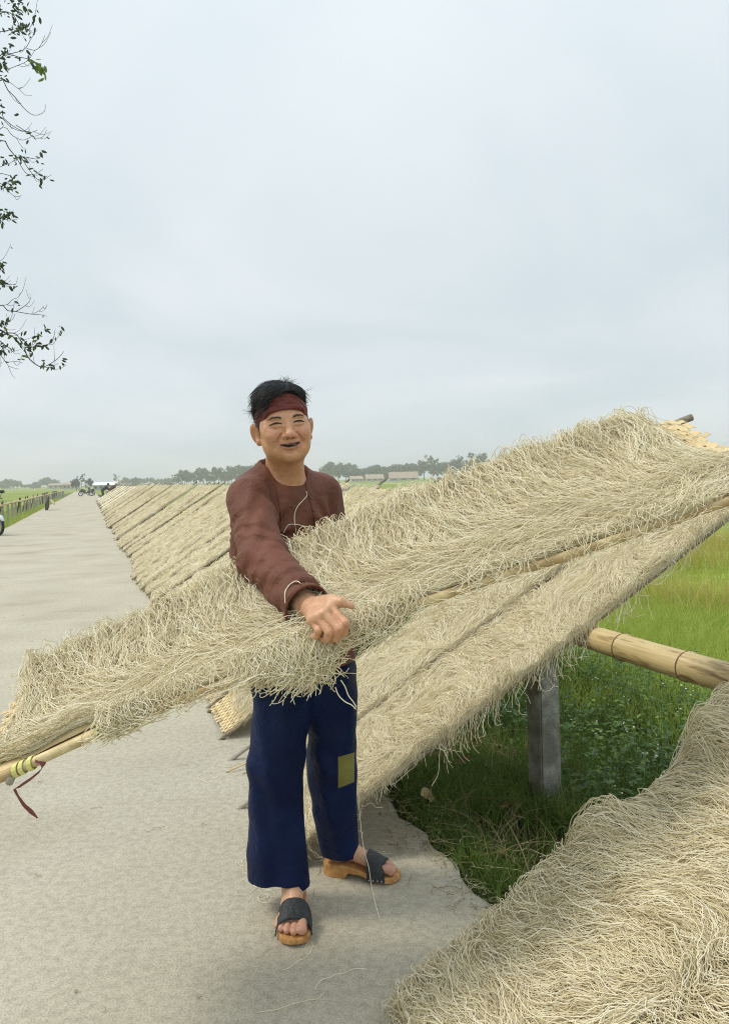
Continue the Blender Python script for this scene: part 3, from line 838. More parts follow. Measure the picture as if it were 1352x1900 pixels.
# loose poles lying under the mats at the road edge
def loose_pole(p0, p1, rad, mat, label, name='bamboo_lath', flat=1.0):
    mb = MB(); P0, P1 = Vector(p0), Vector(p1)
    mb.tube([P0.lerp(P1, x) + Vector((0, 0, .004 * math.sin(x * 5))) for x in np.linspace(0, 1, 8)], [rad * (1 - .12 * x) for x in np.linspace(0, 1, 8)], 8, flat=flat)
    return tag(mb.build(name, mat, None, True), label, 'lath')
def lath(u0, v0, rise, length, rad, mat, label, dirs=0.0, flat=1.0):
    p = on_plane(u0, v0, (0, 0, rad), Vector((0, 0, 1)))
    d = (NV * math.cos(dirs) + UV * math.sin(dirs)) * math.cos(rise) + Vector((0, 0, math.sin(rise)))
    return loose_pole(p, p + d * length, rad, mat, label, flat=flat)
lath(420, 1432, math.radians(12), .6, .004, M['strip'], 'thin yellow cane lying on the road beside the trousers', .08)
lath(449, 1435, math.radians(10), .45, .003, M['strip'], 'short thin cane tucked close against the trousers', .08)
# ------------------------------------------------------------------ signed-distance sculpting
class Field:
    def __init__(s, lo, hi, h):
        s.lo = np.array(lo, float); s.h = h
        n = np.ceil((np.array(hi) - s.lo) / h).astype(int) + 1
        s.n = n; s.D = np.full(n, 1.0, dtype=np.float32)
        s.ax = [(s.lo[i] + h * np.arange(n[i])).astype(np.float32) for i in range(3)]
    def block(s, lo, hi):
        i0 = np.clip(np.floor((np.array(lo) - s.lo) / s.h).astype(int), 0, s.n); i1 = np.clip(np.ceil((np.array(hi) - s.lo) / s.h).astype(int) + 1, 0, s.n)
        sl_ = tuple(slice(a, b) for a, b in zip(i0, i1))
        X = s.ax[0][sl_[0]][:, None, None]; Y = s.ax[1][sl_[1]][None, :, None]; Z = s.ax[2][sl_[2]][None, None, :]
        return sl_, X, Y, Z
    def apply(s, fn, lo, hi, k=0.0, op='add', pad=None):
        pad = (k + 2.5 * s.h) if pad is None else pad
        sl_, X, Y, Z = s.block(np.array(lo) - pad, np.array(hi) + pad)
        if min(s.D[sl_].shape) == 0: return s
        d = fn(X, Y, Z).astype(np.float32); D = s.D[sl_]
        if op == 'add':
            if k > 0:
                hh = np.maximum(k - np.abs(D - d), 0) / k
                s.D[sl_] = np.minimum(D, d) - hh * hh * k * .25
            else: s.D[sl_] = np.minimum(D, d)
        elif op == 'cut':
            d = -d
            if k > 0:
                hh = np.maximum(k - np.abs(D - d), 0) / k
                s.D[sl_] = np.maximum(D, d) + hh * hh * k * .25
            else: s.D[sl_] = np.maximum(D, d)
        elif op == 'disp': s.D[sl_] = D + d
        return s
    # T: 4x4 local->world (rigid); primitives given in local coordinates
    def ell(s, T, c, r, k=.02, op='add', rot=None):
        Tm = T @ Matrix.Translation(c)
        if rot is not None: Tm = Tm @ Euler(rot).to_matrix().to_4x4()
        I = np.array(Tm.inverted()); R_ = np.array(Tm)[:3, :3]
        e = np.sqrt(((R_ * np.array(r)[None, :]) ** 2).sum(1)); w = np.array(Tm)[:3, 3]
        def fn(X, Y, Z):
            x = I[0,0]*X + I[0,1]*Y + I[0,2]*Z + I[0,3]; y = I[1,0]*X + I[1,1]*Y + I[1,2]*Z + I[1,3]; z = I[2,0]*X + I[2,1]*Y + I[2,2]*Z + I[2,3]
            k0 = np.sqrt((x/r[0])**2 + (y/r[1])**2 + (z/r[2])**2); k1 = np.sqrt((x/r[0]**2)**2 + (y/r[1]**2)**2 + (z/r[2]**2)**2)
            return k0 * (k0 - 1) / np.maximum(k1, 1e-6)
        return s.apply(fn, w - e, w + e, k, op)
    def cap(s, T, a, b, ra, rb, k=.02, op='add', flat=None):
        """tapered capsule; flat=(axis vector local, factor) squeezes the cross-section along that axis"""
        A = np.array(T @ Vector(a)); B = np.array(T @ Vector(b)); ab = B - A; L2 = float(ab @ ab) + 1e-12
        fx = None
        if flat is not None: fx = np.array((T.to_3x3() @ Vector(flat[0])).normalized()); ff = flat[1]
        m = max(ra, rb) * (1.0 if fx is None else max(1.0, 1.0 / ff if ff < 1 else ff))
        def fn(X, Y, Z):
            t = np.clip(((X - A[0]) * ab[0] + (Y - A[1]) * ab[1] + (Z - A[2]) * ab[2]) / L2, 0, 1)
            x = X - A[0] - t * ab[0]; y = Y - A[1] - t * ab[1]; z = Z - A[2] - t * ab[2]
            if fx is not None:
                q = (x * fx[0] + y * fx[1] + z * fx[2]) * (ff - 1)
                x = x + q * fx[0]; y = y + q * fx[1]; z = z + q * fx[2]
            return np.sqrt(x*x + y*y + z*z) - (ra + (rb - ra) * t)
        return s.apply(fn, np.minimum(A, B) - m, np.maximum(A, B) + m, k, op)
    def chain(s, T, pts, rad, k=.008, op='add', k0=None):
        for i in range(len(pts) - 1):
            s.cap(T, pts[i], pts[i+1], rad[i], rad[i+1], (k0 if (k0 is not None and i == 0) else k), op)
        return s
    def half(s, T, p, n, k=.0, lo=None, hi=None):
        """keep the side the normal points away from"""
        P = np.array(T @ Vector(p)); N_ = np.array((T.to_3x3() @ Vector(n)).normalized())
        fn = lambda X, Y, Z: -((X - P[0]) * N_[0] + (Y - P[1]) * N_[1] + (Z - P[2]) * N_[2])
        lo = s.lo if lo is None else lo; hi = s.lo + s.h * s.n if hi is None else hi
        return s.apply(fn, lo, hi, k, 'cut', 0)
    def mesh(s):
        D = s.D; ins = D < 0
        c = [ins[i:ins.shape[0]-1+i, j:ins.shape[1]-1+j, k:ins.shape[2]-1+k] for i in (0, 1) for j in (0, 1) for k in (0, 1)]
        o = c[0].copy(); a = c[0].copy()
        for q in c[1:]: o |= q; a &= q
        act = np.argwhere(o & ~a); del o, a
        cs = tuple(np.array(ins.shape) - 1)
        flat = np.ravel_multi_index(act.T, cs)
        corner = np.array([(i, j, k) for i in (0, 1) for j in (0, 1) for k in (0, 1)])
        vals = np.stack([D[act[:, 0] + x, act[:, 1] + y, act[:, 2] + z] for x, y, z in corner], 1)
        edges = [(0,1),(2,3),(4,5),(6,7),(0,2),(1,3),(4,6),(5,7),(0,4),(1,5),(2,6),(3,7)]
        acc = np.zeros((len(act), 3)); cnt = np.zeros(len(act))
        for e0, e1 in edges:
            v0, v1 = vals[:, e0], vals[:, e1]; mk = (v0 < 0) != (v1 < 0)
            t_ = np.where(mk, v0 / np.where(mk, v0 - v1, 1), 0)
            acc += np.where(mk[:, None], corner[e0] + t_[:, None] * (corner[e1] - corner[e0]), 0); cnt += mk
        V = s.lo + s.h * (act + acc / cnt[:, None])
        F = []
        for ax in range(3):
            sl0 = [slice(None)] * 3; sl1 = [slice(None)] * 3; sl0[ax] = slice(0, -1); sl1[ax] = slice(1, None)
            cr_ = np.argwhere(ins[tuple(sl0)] != ins[tuple(sl1)])
            b_, c_ = [(1, 2), (2, 0), (0, 1)][ax]
            ok = (cr_[:, b_] > 0) & (cr_[:, c_] > 0) & (cr_[:, b_] < ins.shape[b_] - 1) & (cr_[:, c_] < ins.shape[c_] - 1)
            cr_ = cr_[ok]; first = ins[cr_[:, 0], cr_[:, 1], cr_[:, 2]]
            q = []
            for (x, y) in ((-1, -1), (0, -1), (0, 0), (-1, 0)):
                w = cr_.copy(); w[:, b_] += x; w[:, c_] += y
                q.append(np.searchsorted(flat, np.ravel_multi_index(w.T, cs)))
            q = np.stack(q, 1); q[~first] = q[~first][:, ::-1]
            F.append(q)
        return V, np.concatenate(F)

def set_color(me, cols, name='tint'):
    a = me.color_attributes.new(name, 'FLOAT_COLOR', 'POINT')
    a.data.foreach_set('color', np.concatenate([cols, np.ones((len(cols), 1))], 1).astype(np.float32).ravel())

def gauss(x, s): return np.exp(-(x / s) ** 2)

# ------------------------------------------------------------------ materials of the man
m, t, b, out = new_mat('skin')
ca = t.nodes.new('ShaderNodeVertexColor'); ca.layer_name = 'tint'
tc_ = t.nodes.new('ShaderNodeTexCoord')
mott = _ramp(_noise(60, 6), [(0.3, (0.84, 0.80, 0.76)), (0.7, (1.08, 1.06, 1.04))])
t.links.new(mulmix(ca.outputs[0], mott), b.inputs['Base Color'])
b.inputs['Roughness'].default_value = 0.40; b.inputs['Specular IOR Level'].default_value = 0.5
b.inputs['Subsurface Weight'].default_value = 0.06; b.inputs['Subsurface Radius'].default_value = (0.012, 0.005, 0.003); b.inputs['Subsurface Scale'].default_value = 0.6
bp = t.nodes.new('ShaderNodeBump'); bp.inputs['Strength'].default_value = 0.4; bp.inputs['Distance'].default_value = 0.004
t.links.new(_noise(170, 5), bp.inputs['Height']); t.links.new(bp.outputs[0], b.inputs['Normal'])
M['skin'] = m

def cloth_mat(name, c1, c2, rough, weave_s, sheen=0.2):
    m, t, b, out = new_mat(name)
    global tc_
    tc_ = t.nodes.new('ShaderNodeTexCoord')
    n1 = t.nodes.new('ShaderNodeTexNoise'); n1.inputs['Scale'].default_value = 7; n1.inputs['Detail'].default_value = 6
    t.links.new(tc_.outputs['Object'], n1.inputs['Vector'])
    r = t.nodes.new('ShaderNodeValToRGB'); r.color_ramp.elements[0].position = .35; r.color_ramp.elements[0].color = (*c1, 1); r.color_ramp.elements[1].position = .68; r.color_ramp.elements[1].color = (*c2, 1)
    t.links.new(n1.outputs['Fac'], r.inputs[0]); t.links.new(r.outputs[0], b.inputs['Base Color'])
    b.inputs['Roughness'].default_value = rough; b.inputs['Sheen Weight'].default_value = sheen; b.inputs['Sheen Roughness'].default_value = .4
    b.inputs['Specular IOR Level'].default_value = .16
    n2 = t.nodes.new('ShaderNodeTexNoise'); n2.inputs['Scale'].default_value = weave_s; n2.inputs['Detail'].default_value = 2
    n3 = t.nodes.new('ShaderNodeTexNoise'); n3.inputs['Scale'].default_value = 22; n3.inputs['Detail'].default_value = 3; n3.inputs['Distortion'].default_value = 1.2
    for n_ in (n2, n3): t.links.new(tc_.outputs['Object'], n_.inputs['Vector'])
    ad = t.nodes.new('ShaderNodeMath'); ad.operation = 'MULTIPLY_ADD'; ad.inputs[1].default_value = .12
    t.links.new(n2.outputs['Fac'], ad.inputs[0]); t.links.new(n3.outputs['Fac'], ad.inputs[2])
    bp = t.nodes.new('ShaderNodeBump'); bp.inputs['Strength'].default_value = .65; bp.inputs['Distance'].default_value = .014
    t.links.new(ad.outputs[0], bp.inputs['Height']); t.links.new(bp.outputs[0], b.inputs['Normal'])
    return m
M['shirt'] = cloth_mat('shirt_brown', (0.122, 0.045, 0.027), (0.165, 0.062, 0.039), .55, 420, .04)
M['band'] = cloth_mat('headband_brown', (0.125, 0.031, 0.027), (0.165, 0.046, 0.038), .5, 420, .04)
M['navy'] = cloth_mat('trousers_navy', (0.0018, 0.0085, 0.046), (0.0036, 0.015, 0.072), .55, 420, .0)
M['patch'] = cloth_mat('patch_olive', (0.19, 0.19, 0.045), (0.25, 0.24, 0.07), .8, 420)
M['hair'] = strand_mat('hair_black', [(0.004, 0.004, 0.005), (0.008, 0.008, 0.010), (0.013, 0.013, 0.015)], .38, .5)
M['brow'] = strand_mat('brow_hair', [(0.06, 0.045, 0.036), (0.09, 0.07, 0.055)], .5, .3)
M['hair_base'] = noise_mat('hair_base', (0.003, 0.003, 0.004), (0.007, 0.007, 0.009), 90, .42)
M['eye_dark'] = noise_mat('eye_dark', (0.010, 0.007, 0.005), (0.02, 0.013, 0.01), 60, .15, spec=.6)
M['eye_white'] = noise_mat('eye_white', (0.20, 0.16, 0.14), (0.26, 0.21, 0.18), 60, .25)
M['tooth'] = noise_mat('tooth', (0.34, 0.29, 0.24), (0.40, 0.34, 0.28), 60, .3)
M['rubber'] = noise_mat('strap_black', (0.018, 0.021, 0.024), (0.042, 0.047, 0.052), 30, .5, .25, 120)
M['clog'] = noise_mat('clog_wood', (0.42, 0.20, 0.065), (0.60, 0.34, 0.13), 14, .45, .15, 80, stretch=(4, 4, 4))
M['stud'] = noise_mat('stud_metal', (0.5, 0.5, 0.5), (0.6, 0.6, 0.6), 20, .3)

# ------------------------------------------------------------------ frames
I4 = Matrix.Identity(4)
HEAD_O = Vector((-0.246, 2.425, 1.534))
TH = Matrix.Translation(HEAD_O) @ Matrix.Rotation(math.radians(15), 4, 'Z') @ Matrix.Rotation(math.radians(-6), 4, 'Y') @ Matrix.Rotation(math.radians(1), 4, 'X')
YAW = math.radians(36)
TORSO_O = Vector((-0.262, 2.50, 0))
TT = Matrix.Translation(TORSO_O) @ Matrix.Rotation(YAW, 4, 'Z')
sh_r = at(462, 925, 2.375); el_r = at(489, 1040, 2.16); wr_r = at(566, 1122, 1.925)
sh_l = at(596, 918, 2.60); el_l = at(622, 1075, 2.58); wr_l = at(690, 1055, 2.27)

# ------------------------------------------------------------------ body: head, neck, arms, hands, legs and feet in one surface
B = Field((-0.46, 1.70, 0.0), (0.16, 2.80, 1.70), 0.0025)
# skull and face
B.ell(TH, (0, .012, .030), (.076, .095, .088), 0)
B.ell(TH, (0, -.030, -.034), (.068, .062, .082), .03)
B.ell(TH, (0, -.046, -.086), (.047, .042, .030), .03)
for sx in (-1, 1):
    B.ell(TH, (sx*.040, -.022, -.062), (.030, .040, .036), .03)        # jaw
    B.ell(TH, (sx*.041, -.066, -.033), (.027, .023, .021), .018)       # smiling cheek
    B.ell(TH, (sx*.058, -.040, -.012), (.016, .028, .02), .02)         # cheekbone
B.cap(TH, (-.040, -.074, .017), (.040, -.074, .017), .012, .012, .016)
for sx in (-1, 1):
    B.ell(TH, (sx*.034, -.104, -.001), (.020, .0155, .0115), .009, 'cut')
    B.ell(TH, (sx*.035, -.0755, .001), (.0185, .0125, .0105), .006)    # lids over the eyeball
    B.cap(TH, (sx*.018, -.0905, -.0095), (sx*.050, -.079, -.0085), .0032, .0028, .005)  # lower lid bag
    B.ell(TH, (sx*.035, -.0905, -.0018), (.0155, .0055, .0016), .002, 'cut', rot=(0, sx*.10, sx*.35))
B.cap(TH, (0, -.085, .012), (0, -.106, -.034), .0085, .0115, .014)
B.ell(TH, (0, -.1085, -.037), (.0150, .0145, .0118), .008)
for sx in (-1, 1):
    B.ell(TH, (sx*.0155, -.0965, -.0405), (.0095, .0115, .0088), .005)
    B.ell(TH, (sx*.0075, -.1085, -.0495), (.0042, .005, .0032), .002, 'cut')
    B.cap(TH, (sx*.0245, -.094, -.034), (sx*.0255, -.0955, -.044), .0016, .0016, .004, 'cut')
B.ell(TH, (0, -.068, -.064), (.036, .029, .024), .018)
up = [(-.036, -.078, -.0632), (-.020, -.0915, -.0636), (-.006, -.0965, -.0625), (0, -.0962, -.0632), (.006, -.0965, -.0622), (.020, -.0915, -.0616), (.037, -.078, -.0592)]
lo_ = [(-.036, -.078, -.0640), (-.018, -.0905, -.0745), (0, -.0945, -.0762), (.018, -.0905, -.0732), (.037, -.078, -.0600)]
B.chain(TH, up, [.003, .0042, .0046, .0044, .0046, .0042, .003], .004)
B.chain(TH, lo_, [.003, .0050, .0056, .0050, .003], .004)
B.chain(TH, [(-.029, -.087, -.0648), (-.014, -.098, -.0682), (0, -.101, -.0688), (.014, -.098, -.0670), (.030, -.087, -.0620)], [.0012, .0034, .0042, .0034, .0012], .0015, 'cut')
B.ell(TH, (0, -.084, -.0695), (.021, .012, .0030), .002, 'cut')
B.ell(TH, (0, -.080, -.103), (.021, .017, .015), .018)
B.cap(TH, (-.012, -.0945, -.0875), (.012, -.0945, -.0875), .0035, .0035, .008, 'cut')
for sx in (-1, 1):                                                         # ears
    B.ell(TH, (sx*.086, .014, -.020), (.0085, .020, .033), .010, rot=(.12, sx*.28, sx*-.55))
    B.ell(TH, (sx*.093, .004, -.017), (.0065, .0105, .020), .004, 'cut', rot=(.12, sx*.28, sx*-.55))
    B.ell(TH, (sx*.080, .004, -.048), (.0085, .009, .011), .008)
def surf(x, z):
    """front surface of the head at local (x, z)"""
    ys = np.linspace(-.135, -.02, 220)
    P = (np.array([[x, y, z] for y in ys]) @ np.array(TH.to_3x3()).T) + np.array(TH.translation)
    ix = np.rint((P - B.lo) / B.h).astype(int); d = B.D[ix[:, 0], ix[:, 1], ix[:, 2]]
    k = int(np.argmax(d < 0)); return float(ys[k])
def groove(xz, rad, depth, k=.004):
    pts = [(x, surf(x, z) + depth_, z) for (x, z), depth_ in zip(xz, depth)]
    B.chain(TH, pts, rad, k, 'cut')
for sx in (-1, 1):
    groove([(sx*.0235, -.033), (sx*.029, -.042), (sx*.0355, -.052), (sx*.0415, -.064), (sx*.0435, -.074)], [.0030, .0040, .0042, .0036, .0022], [.0012, .0012, .0014, .0012, .0012], .0035)   # smile fold
    groove([(sx*.018, .0085), (sx*.034, .0115), (sx*.052, .0065)], [.0018, .0020, .0016], [0, 0, 0], .003)                # lid crease
    groove([(sx*.019, -.0125), (sx*.035, -.0155), (sx*.050, -.0110)], [.0016, .0020, .0014], [0, 0, 0], .003)              # under the eye bag
    groove([(sx*.053, -.003), (sx*.061, -.001)], [.0014, .0012], [0, 0], .002); groove([(sx*.053, -.006), (sx*.060, -.009)], [.0014, .0012], [0, 0], .002)   # crow's feet
    groove([(sx*.0055, .012), (sx*.0065, .030)], [.0016, .0012], [0, 0], .003)                                             # frown line
    groove([(sx*.0465, -.055), (sx*.050, -.072)], [.0020, .0014], [0, 0], .004)
    B.ell(TH, (sx*.0082, surf(sx*.0082, -.0475) + .001, -.0478), (.0046, .006, .0034), .0015, 'cut')                       # nostril
groove([(-.03, .040), (0, .043), (.03, .040)], [.0012, .0014, .0012], [0, 0, 0], .003)
# neck and chest
nk = TORSO_O + Vector((.006, .0, 1.365))
B.cap(I4, TH @ Vector((0, .018, -.07)), nk, .056, .060, .028, flat=None)
B.cap(I4, TH @ Vector((0, -.020, -.075)), nk + Vector((.02, -.03, .0)), .040, .045, .03)
B.ell(TT, (0, 0, 1.25), (.15, .095, .13), .04)
B.ell(TT, (0, 0, 1.05), (.14, .10, .20), .05)
B.ell(TT, (0, .01, .88), (.125, .09, .12), .04)
B.cap(TT, (-.14, 0, 1.30), (.14, 0, 1.30), .048, .048, .04)
# arms
B.cap(I4, sh_r, el_r, .048, .040, .03); B.cap(I4, el_r, wr_r, .040, .029, .02)
B.cap(I4, sh_l, el_l, .045, .038, .03); B.cap(I4, el_l, wr_l, .038, .027, .02)
# right hand closed over the mat edge
def hp(u, v, d): return at(u, v, d)
W_ = hp(578, 1128, 1.90)
mcp = [hp(614, 1127, 1.795), hp(602, 1138, 1.782), hp(590, 1146, 1.785), hp(579, 1151, 1.797)]
pip = [hp(640, 1156, 1.764), hp(629, 1167, 1.756), hp(611, 1173, 1.762), hp(591, 1170, 1.776)]
dip = [hp(638, 1174, 1.784), hp(624, 1184, 1.778), hp(605, 1187, 1.782), hp(587, 1181, 1.792)]
tip = [hp(624, 1178, 1.806), hp(612, 1184, 1.802), hp(596, 1185, 1.804), hp(580, 1180, 1.810)]
B.cap(I4, wr_r, W_, .029, .030, .02)
for i, rm in enumerate((.0135, .0135, .0130, .0120)):
    B.cap(I4, W_.lerp(mcp[i], .12), mcp[i], .0185, .0132, .014 if i else .018)
for i, rm in enumerate((.0104, .0106, .0101, .0088)):
    B.chain(I4, [mcp[i], mcp[i].lerp(pip[i], .5), pip[i], dip[i], tip[i]], [rm * 1.12, rm * .95, rm * 1.06, rm * .9, rm * .8], .0022)
    B.cap(I4, mcp[i] + Vector((0, .004, .0)), mcp[i] + Vector((0, .004, 0)), rm * 1.1, rm * 1.1, .008)
# thumb leaves the side of the palm and lies along the mat edge
th_ = [hp(594, 1117, 1.855), hp(615, 1113, 1.812), hp(634, 1117, 1.79), hp(651, 1124, 1.785)]
B.chain(I4, th_, [.0155, .0128, .0105, .0078], .008, k0=.014)
B.ell(Matrix.Translation(W_.lerp(mcp[1], .55) + Vector((.004, .012, -.008))), (0, 0, 0), (.030, .023, .023), .012)
# left hand under the mat, palm up
pl = wr_l; fw = (at(730, 1040, 2.12) - wr_l).normalized(); sd = fw.cross(Vector((0, 0, 1))).normalized()
B.ell(Matrix.Translation(pl + fw * .055), (0, 0, 0), (.042, .045, .017), .02)
for i in range(4):
    a0 = pl + fw * .085 + sd * (.030 - .020 * i); L_ = (.068, .076, .070, .055)[i]
    B.chain(I4, [a0, a0 + fw * L_ * .5 + Vector((0, 0, .004)), a0 + fw * L_ + Vector((0, 0, .012))], [.0095, .0088, .0075], .004)
B.chain(I4, [pl + fw * .03 + sd * .03, pl + fw * .055 + sd * .062, pl + fw * .085 + sd * .075], [.014, .011, .009], .006)

# legs and feet
FOOT_R = (Vector((-.251, 2.474, 0)), Vector((.035, -1, 0)).normalized())     # heel, direction
FOOT_L = (Vector((-.155, 2.655, 0)), Vector((1, -.22, 0)).normalized())
def foot_T(h, f, med):
    """x towards the inner side of the foot, y to the toes"""
    x = Vector((f.y, -f.x, 0)) * med
    return Matrix(((x.x, f.x, 0, h.x), (x.y, f.y, 0, h.y), (0, 0, 1, 0), (0, 0, 0, 1)))
TFR = foot_T(*FOOT_R, -1); TFL = foot_T(*FOOT_L, 1)
if TFR.to_3x3() @ Vector((1, 0, 0)) != Vector((0,0,0)) and (TFR.to_3x3() @ Vector((1, 0, 0))).x < 0: TFR = foot_T(*FOOT_R, 1)
if (TFL.to_3x3() @ Vector((1, 0, 0))).y > 0: TFL = foot_T(*FOOT_L, -1)
def sole_top(y): return .047 - .024 * min(max((y - .06) / .12, 0), 1)
def foot(T, knee):
    z = sole_top
    B.ell(T, (0, .040, z(.04) + .026), (.030, .036, .030), 0)
    kn = T.inverted() @ knee
    B.cap(T, (0, .052, z(.05) + .055), kn, .033, .045, .03)
    B.cap(T, (0, .045, z(.05) + .05), (0.003, .05, z(.05) + .12), .034, .036, .03)
    B.cap(T, (0, .062, z(.06) + .050), (.006, .150, z(.15) + .024), .032, .021, .025)
    B.cap(T, (-.014, .08, z(.08) + .024), (-.023, .165, z(.165) + .018), .022, .021, .02)
    B.cap(T, (-.022, .172, z(.17) + .0155), (.026, .182, z(.18) + .0175), .0155, .0175, .02)
    tx = [(.031, .188, .030, .040, .0150), (.008, .193, .006, .037, .0108), (-.012, .188, -.015, .033, .0102), (-.030, .180, -.033, .029, .0096), (-.044, .170, -.046, .022, .0086)]
    for i, (x0, y0, x1, L_, r) in enumerate(tx):
        B.chain(T, [(x0, y0 - .012, z(.19) + r + .004), (x0 * .5 + x1 * .5, y0 + L_ * .5, z(.2) + r + .0045), (x1, y0 + L_, z(.2) + r)], [r * .95, r * .9, r * 1.02], .003)
knee_r = Vector((-.290, 2.46, .50)); knee_l = Vector((-.115, 2.60, .50))
hip_r = TT @ Vector((-.085, 0, .86)); hip_l = TT @ Vector((.085, 0, .86))
foot(TFR, knee_r); foot(TFL, knee_l)
for k_, h_ in ((knee_r, hip_r), (knee_l, hip_l)): B.cap(I4, k_, h_, .045, .058, .03)
Vb, Fb = B.mesh()
B_D = None; del B.D
# colours of the skin itself: lips, cheeks, mouth, nails are their own colour; nostril shade is painted in
Hi = np.array(TH.inverted()); lv = Vb @ Hi[:3, :3].T + Hi[:3, 3]
base = np.array([0.58, 0.305, 0.175]); cols = np.tile(base, (len(Vb), 1))
def blend(w, c): 
    global cols
    w = np.clip(w, 0, 1)[:, None]; cols = cols * (1 - w) + np.array(c) * w
hd = (np.abs(lv[:, 2]) < .2) & (np.abs(lv[:, 0]) < .12) & (np.abs(lv[:, 1]) < .14)
front = hd & (lv[:, 1] < -.03)
fr = front.astype(float)
for sx in (-1, 1):
    blend(.55 * fr * gauss(lv[:, 0] - sx*.042, .024) * gauss(lv[:, 2] + .036, .022), (.60, .285, .20))
    blend(.75 * hd * gauss(lv[:, 0] - sx*.091, .014) * (lv[:, 1] > -.02), (.52, .25, .15))
    blend(.65 * fr * gauss(lv[:, 0] - sx*.034, .020) * gauss(lv[:, 2] - .004, .008), (.50, .30, .20))
blend(.5 * fr * gauss(lv[:, 0], .018) * gauss(lv[:, 2] + .04, .016), (.60, .30, .20))
blend(.35 * fr * gauss(lv[:, 0], .05) * gauss(lv[:, 2] - .035, .02), (.64, .37, .25))
def polyz(pts, x): a = np.array(pts); return np.interp(x, a[:, 0], a[:, 2])
inx = fr * (np.abs(lv[:, 0]) < .034) * (lv[:, 1] < -.074)
zu, zl = polyz(up, lv[:, 0]), polyz(lo_, lv[:, 0])
blend(.85 * inx * (lv[:, 2] < zu + .0035) * (lv[:, 2] > zl - .0055), (.42, .18, .145))
mo = [(-.030, 0, -.0645), (-.014, 0, -.0680), (0, 0, -.0686), (.014, 0, -.0668), (.031, 0, -.0615)]
wopen = np.interp(np.abs(lv[:, 0]), [0, .016, .029], [.0054, .0046, .0016])
blend(1.0 * inx * (np.abs(lv[:, 2] - polyz(mo, lv[:, 0])) < wopen) * (np.abs(lv[:, 0]) < .030), (.035, .012, .012))
blend(.6 * fr * gauss(lv[:, 0], .03) * gauss(lv[:, 2] + .10, .02), (.54, .29, .18))
for sx in (-1, 1): blend(.9 * fr * gauss(lv[:, 0] - sx*.0082, .0042) * gauss(lv[:, 2] + .0482, .0032), (.10, .04, .03))  # dark nostrils: their shade painted into the skin colour
# finger and toe tone
hc = np.array(mcp[1]); dh = np.linalg.norm(Vb - hc, axis=1)
blend(.8 * (dh < .16), (.60, .345, .215))
for i in range(4): blend(.35 * gauss(np.linalg.norm(Vb - np.array(pip[i]), axis=1), .018), (.58, .25, .15))
blend(.8 * (Vb[:, 2] < .30), (.62, .385, .26))
for T in (TFR, TFL):
    Ti = np.array(T.inverted()); fl = Vb @ Ti[:3, :3].T + Ti[:3, 3]
    blend(.6 * (Vb[:, 2] < .12) * np.clip((fl[:, 1] - .195) / .02, 0, 1) * (np.abs(fl[:, 0]) < .06), (.60, .30, .23))
me_body = mesh_np('body', Vb, Fb, M['skin']); set_color(me_body, cols)
person = tag(empty('person', (TORSO_O.x, TORSO_O.y, 0)), 'smiling man in brown shirt, headband and navy trousers holding up the noodle mat', 'person')
body = link('body', me_body, person)
bvh = BVHTree.FromPolygons([tuple(v) for v in Vb[:0]] or [(0, 0, 0)] * 3, [(0, 1, 2)]) if False else None

# face bits laid on the surface
hm = np.where(front)[0]; idx = -np.ones(len(Vb), int); idx[hm] = np.arange(len(hm))
fq = Fb[(idx[Fb] >= 0).all(1)]
bv = BVHTree.FromPolygons([tuple(v) for v in lv[hm]], [tuple(int(i) for i in idx[q]) for q in fq])
def proj(x, z, off=.0008):
    h = bv.ray_cast(Vector((x, -.25, z)), Vector((0, 1, 0)))
    return Vector((x, h[0].y - off, z)) if h[0] is not None else Vector((x, -.09, z))
def patch(fx0, fx1, lowf, upf, n, mm, off, name, mat, parent):
    V = []; F = []
    for i in range(n + 1):
        x = fx0 + (fx1 - fx0) * i / n; tt = i / n
        for j in range(mm + 1):
            z = lowf(tt) + (upf(tt) - lowf(tt)) * j / mm
            V.append(TH @ proj(x, z, off))
    for i in range(n):
        for j in range(mm): k = i*(mm+1)+j; F.append((k, k+mm+1, k+mm+2, k+1))
    return link(name, mesh_np(name, np.array([tuple(v) for v in V]), F, mat), parent)
for sx in (-1, 1):
    x0, x1 = (sx*.019, sx*.051)
    zc_ = lambda tt: -.0045 + .0065 * math.sin(math.pi * min(1, tt * .9 + .05)) - .001 * tt
    patch(x0, x1, lambda tt: zc_(tt) - .0024 * math.sin(math.pi * tt) ** .7, lambda tt: zc_(tt) + .0010, 14, 3, .0006, 'eye', M['eye_white'], person)
    patch(sx*.0215, sx*.0475, lambda tt: zc_(.2 + .6 * tt) - .0026 * math.sin(math.pi * tt) ** .5, lambda tt: zc_(.2 + .6 * tt) + .0012, 8, 3, .0011, 'iris', M['eye_dark'], person)
    patch(sx*.0175, sx*.054, lambda tt: zc_(tt) + .0002 - .0012 * tt, lambda tt: zc_(tt) + .0030 - .0012 * tt, 14, 2, .0013, 'eyelashes', M['hair_base'], person)
    n_ = 170; g = np.random.default_rng(5 + (sx > 0)); Xs = []
    for i in range(n_):
        tt = g.random(); x = sx * (.017 + .033 * tt); z = .0120 + .0070 * math.sin(math.pi * min(1, tt * .62 + .12)) - .006 * max(0, tt - .6) + g.normal(0, .0014) * (1.1 - tt * .6)
        p0 = proj(x, z, .0003); p1 = proj(x + sx * .007, z + .0022 - .004 * tt, .0016); p2 = p0.lerp(p1, .5) + Vector((0, -.0006, 0))
        Xs.append([tuple(TH @ p0), tuple(TH @ p2), tuple(TH @ p1)])
    eb = curves_obj('eyebrow', np.array(Xs), np.array([[.0006, .0005, .0002]] * n_), M['brow'], person)
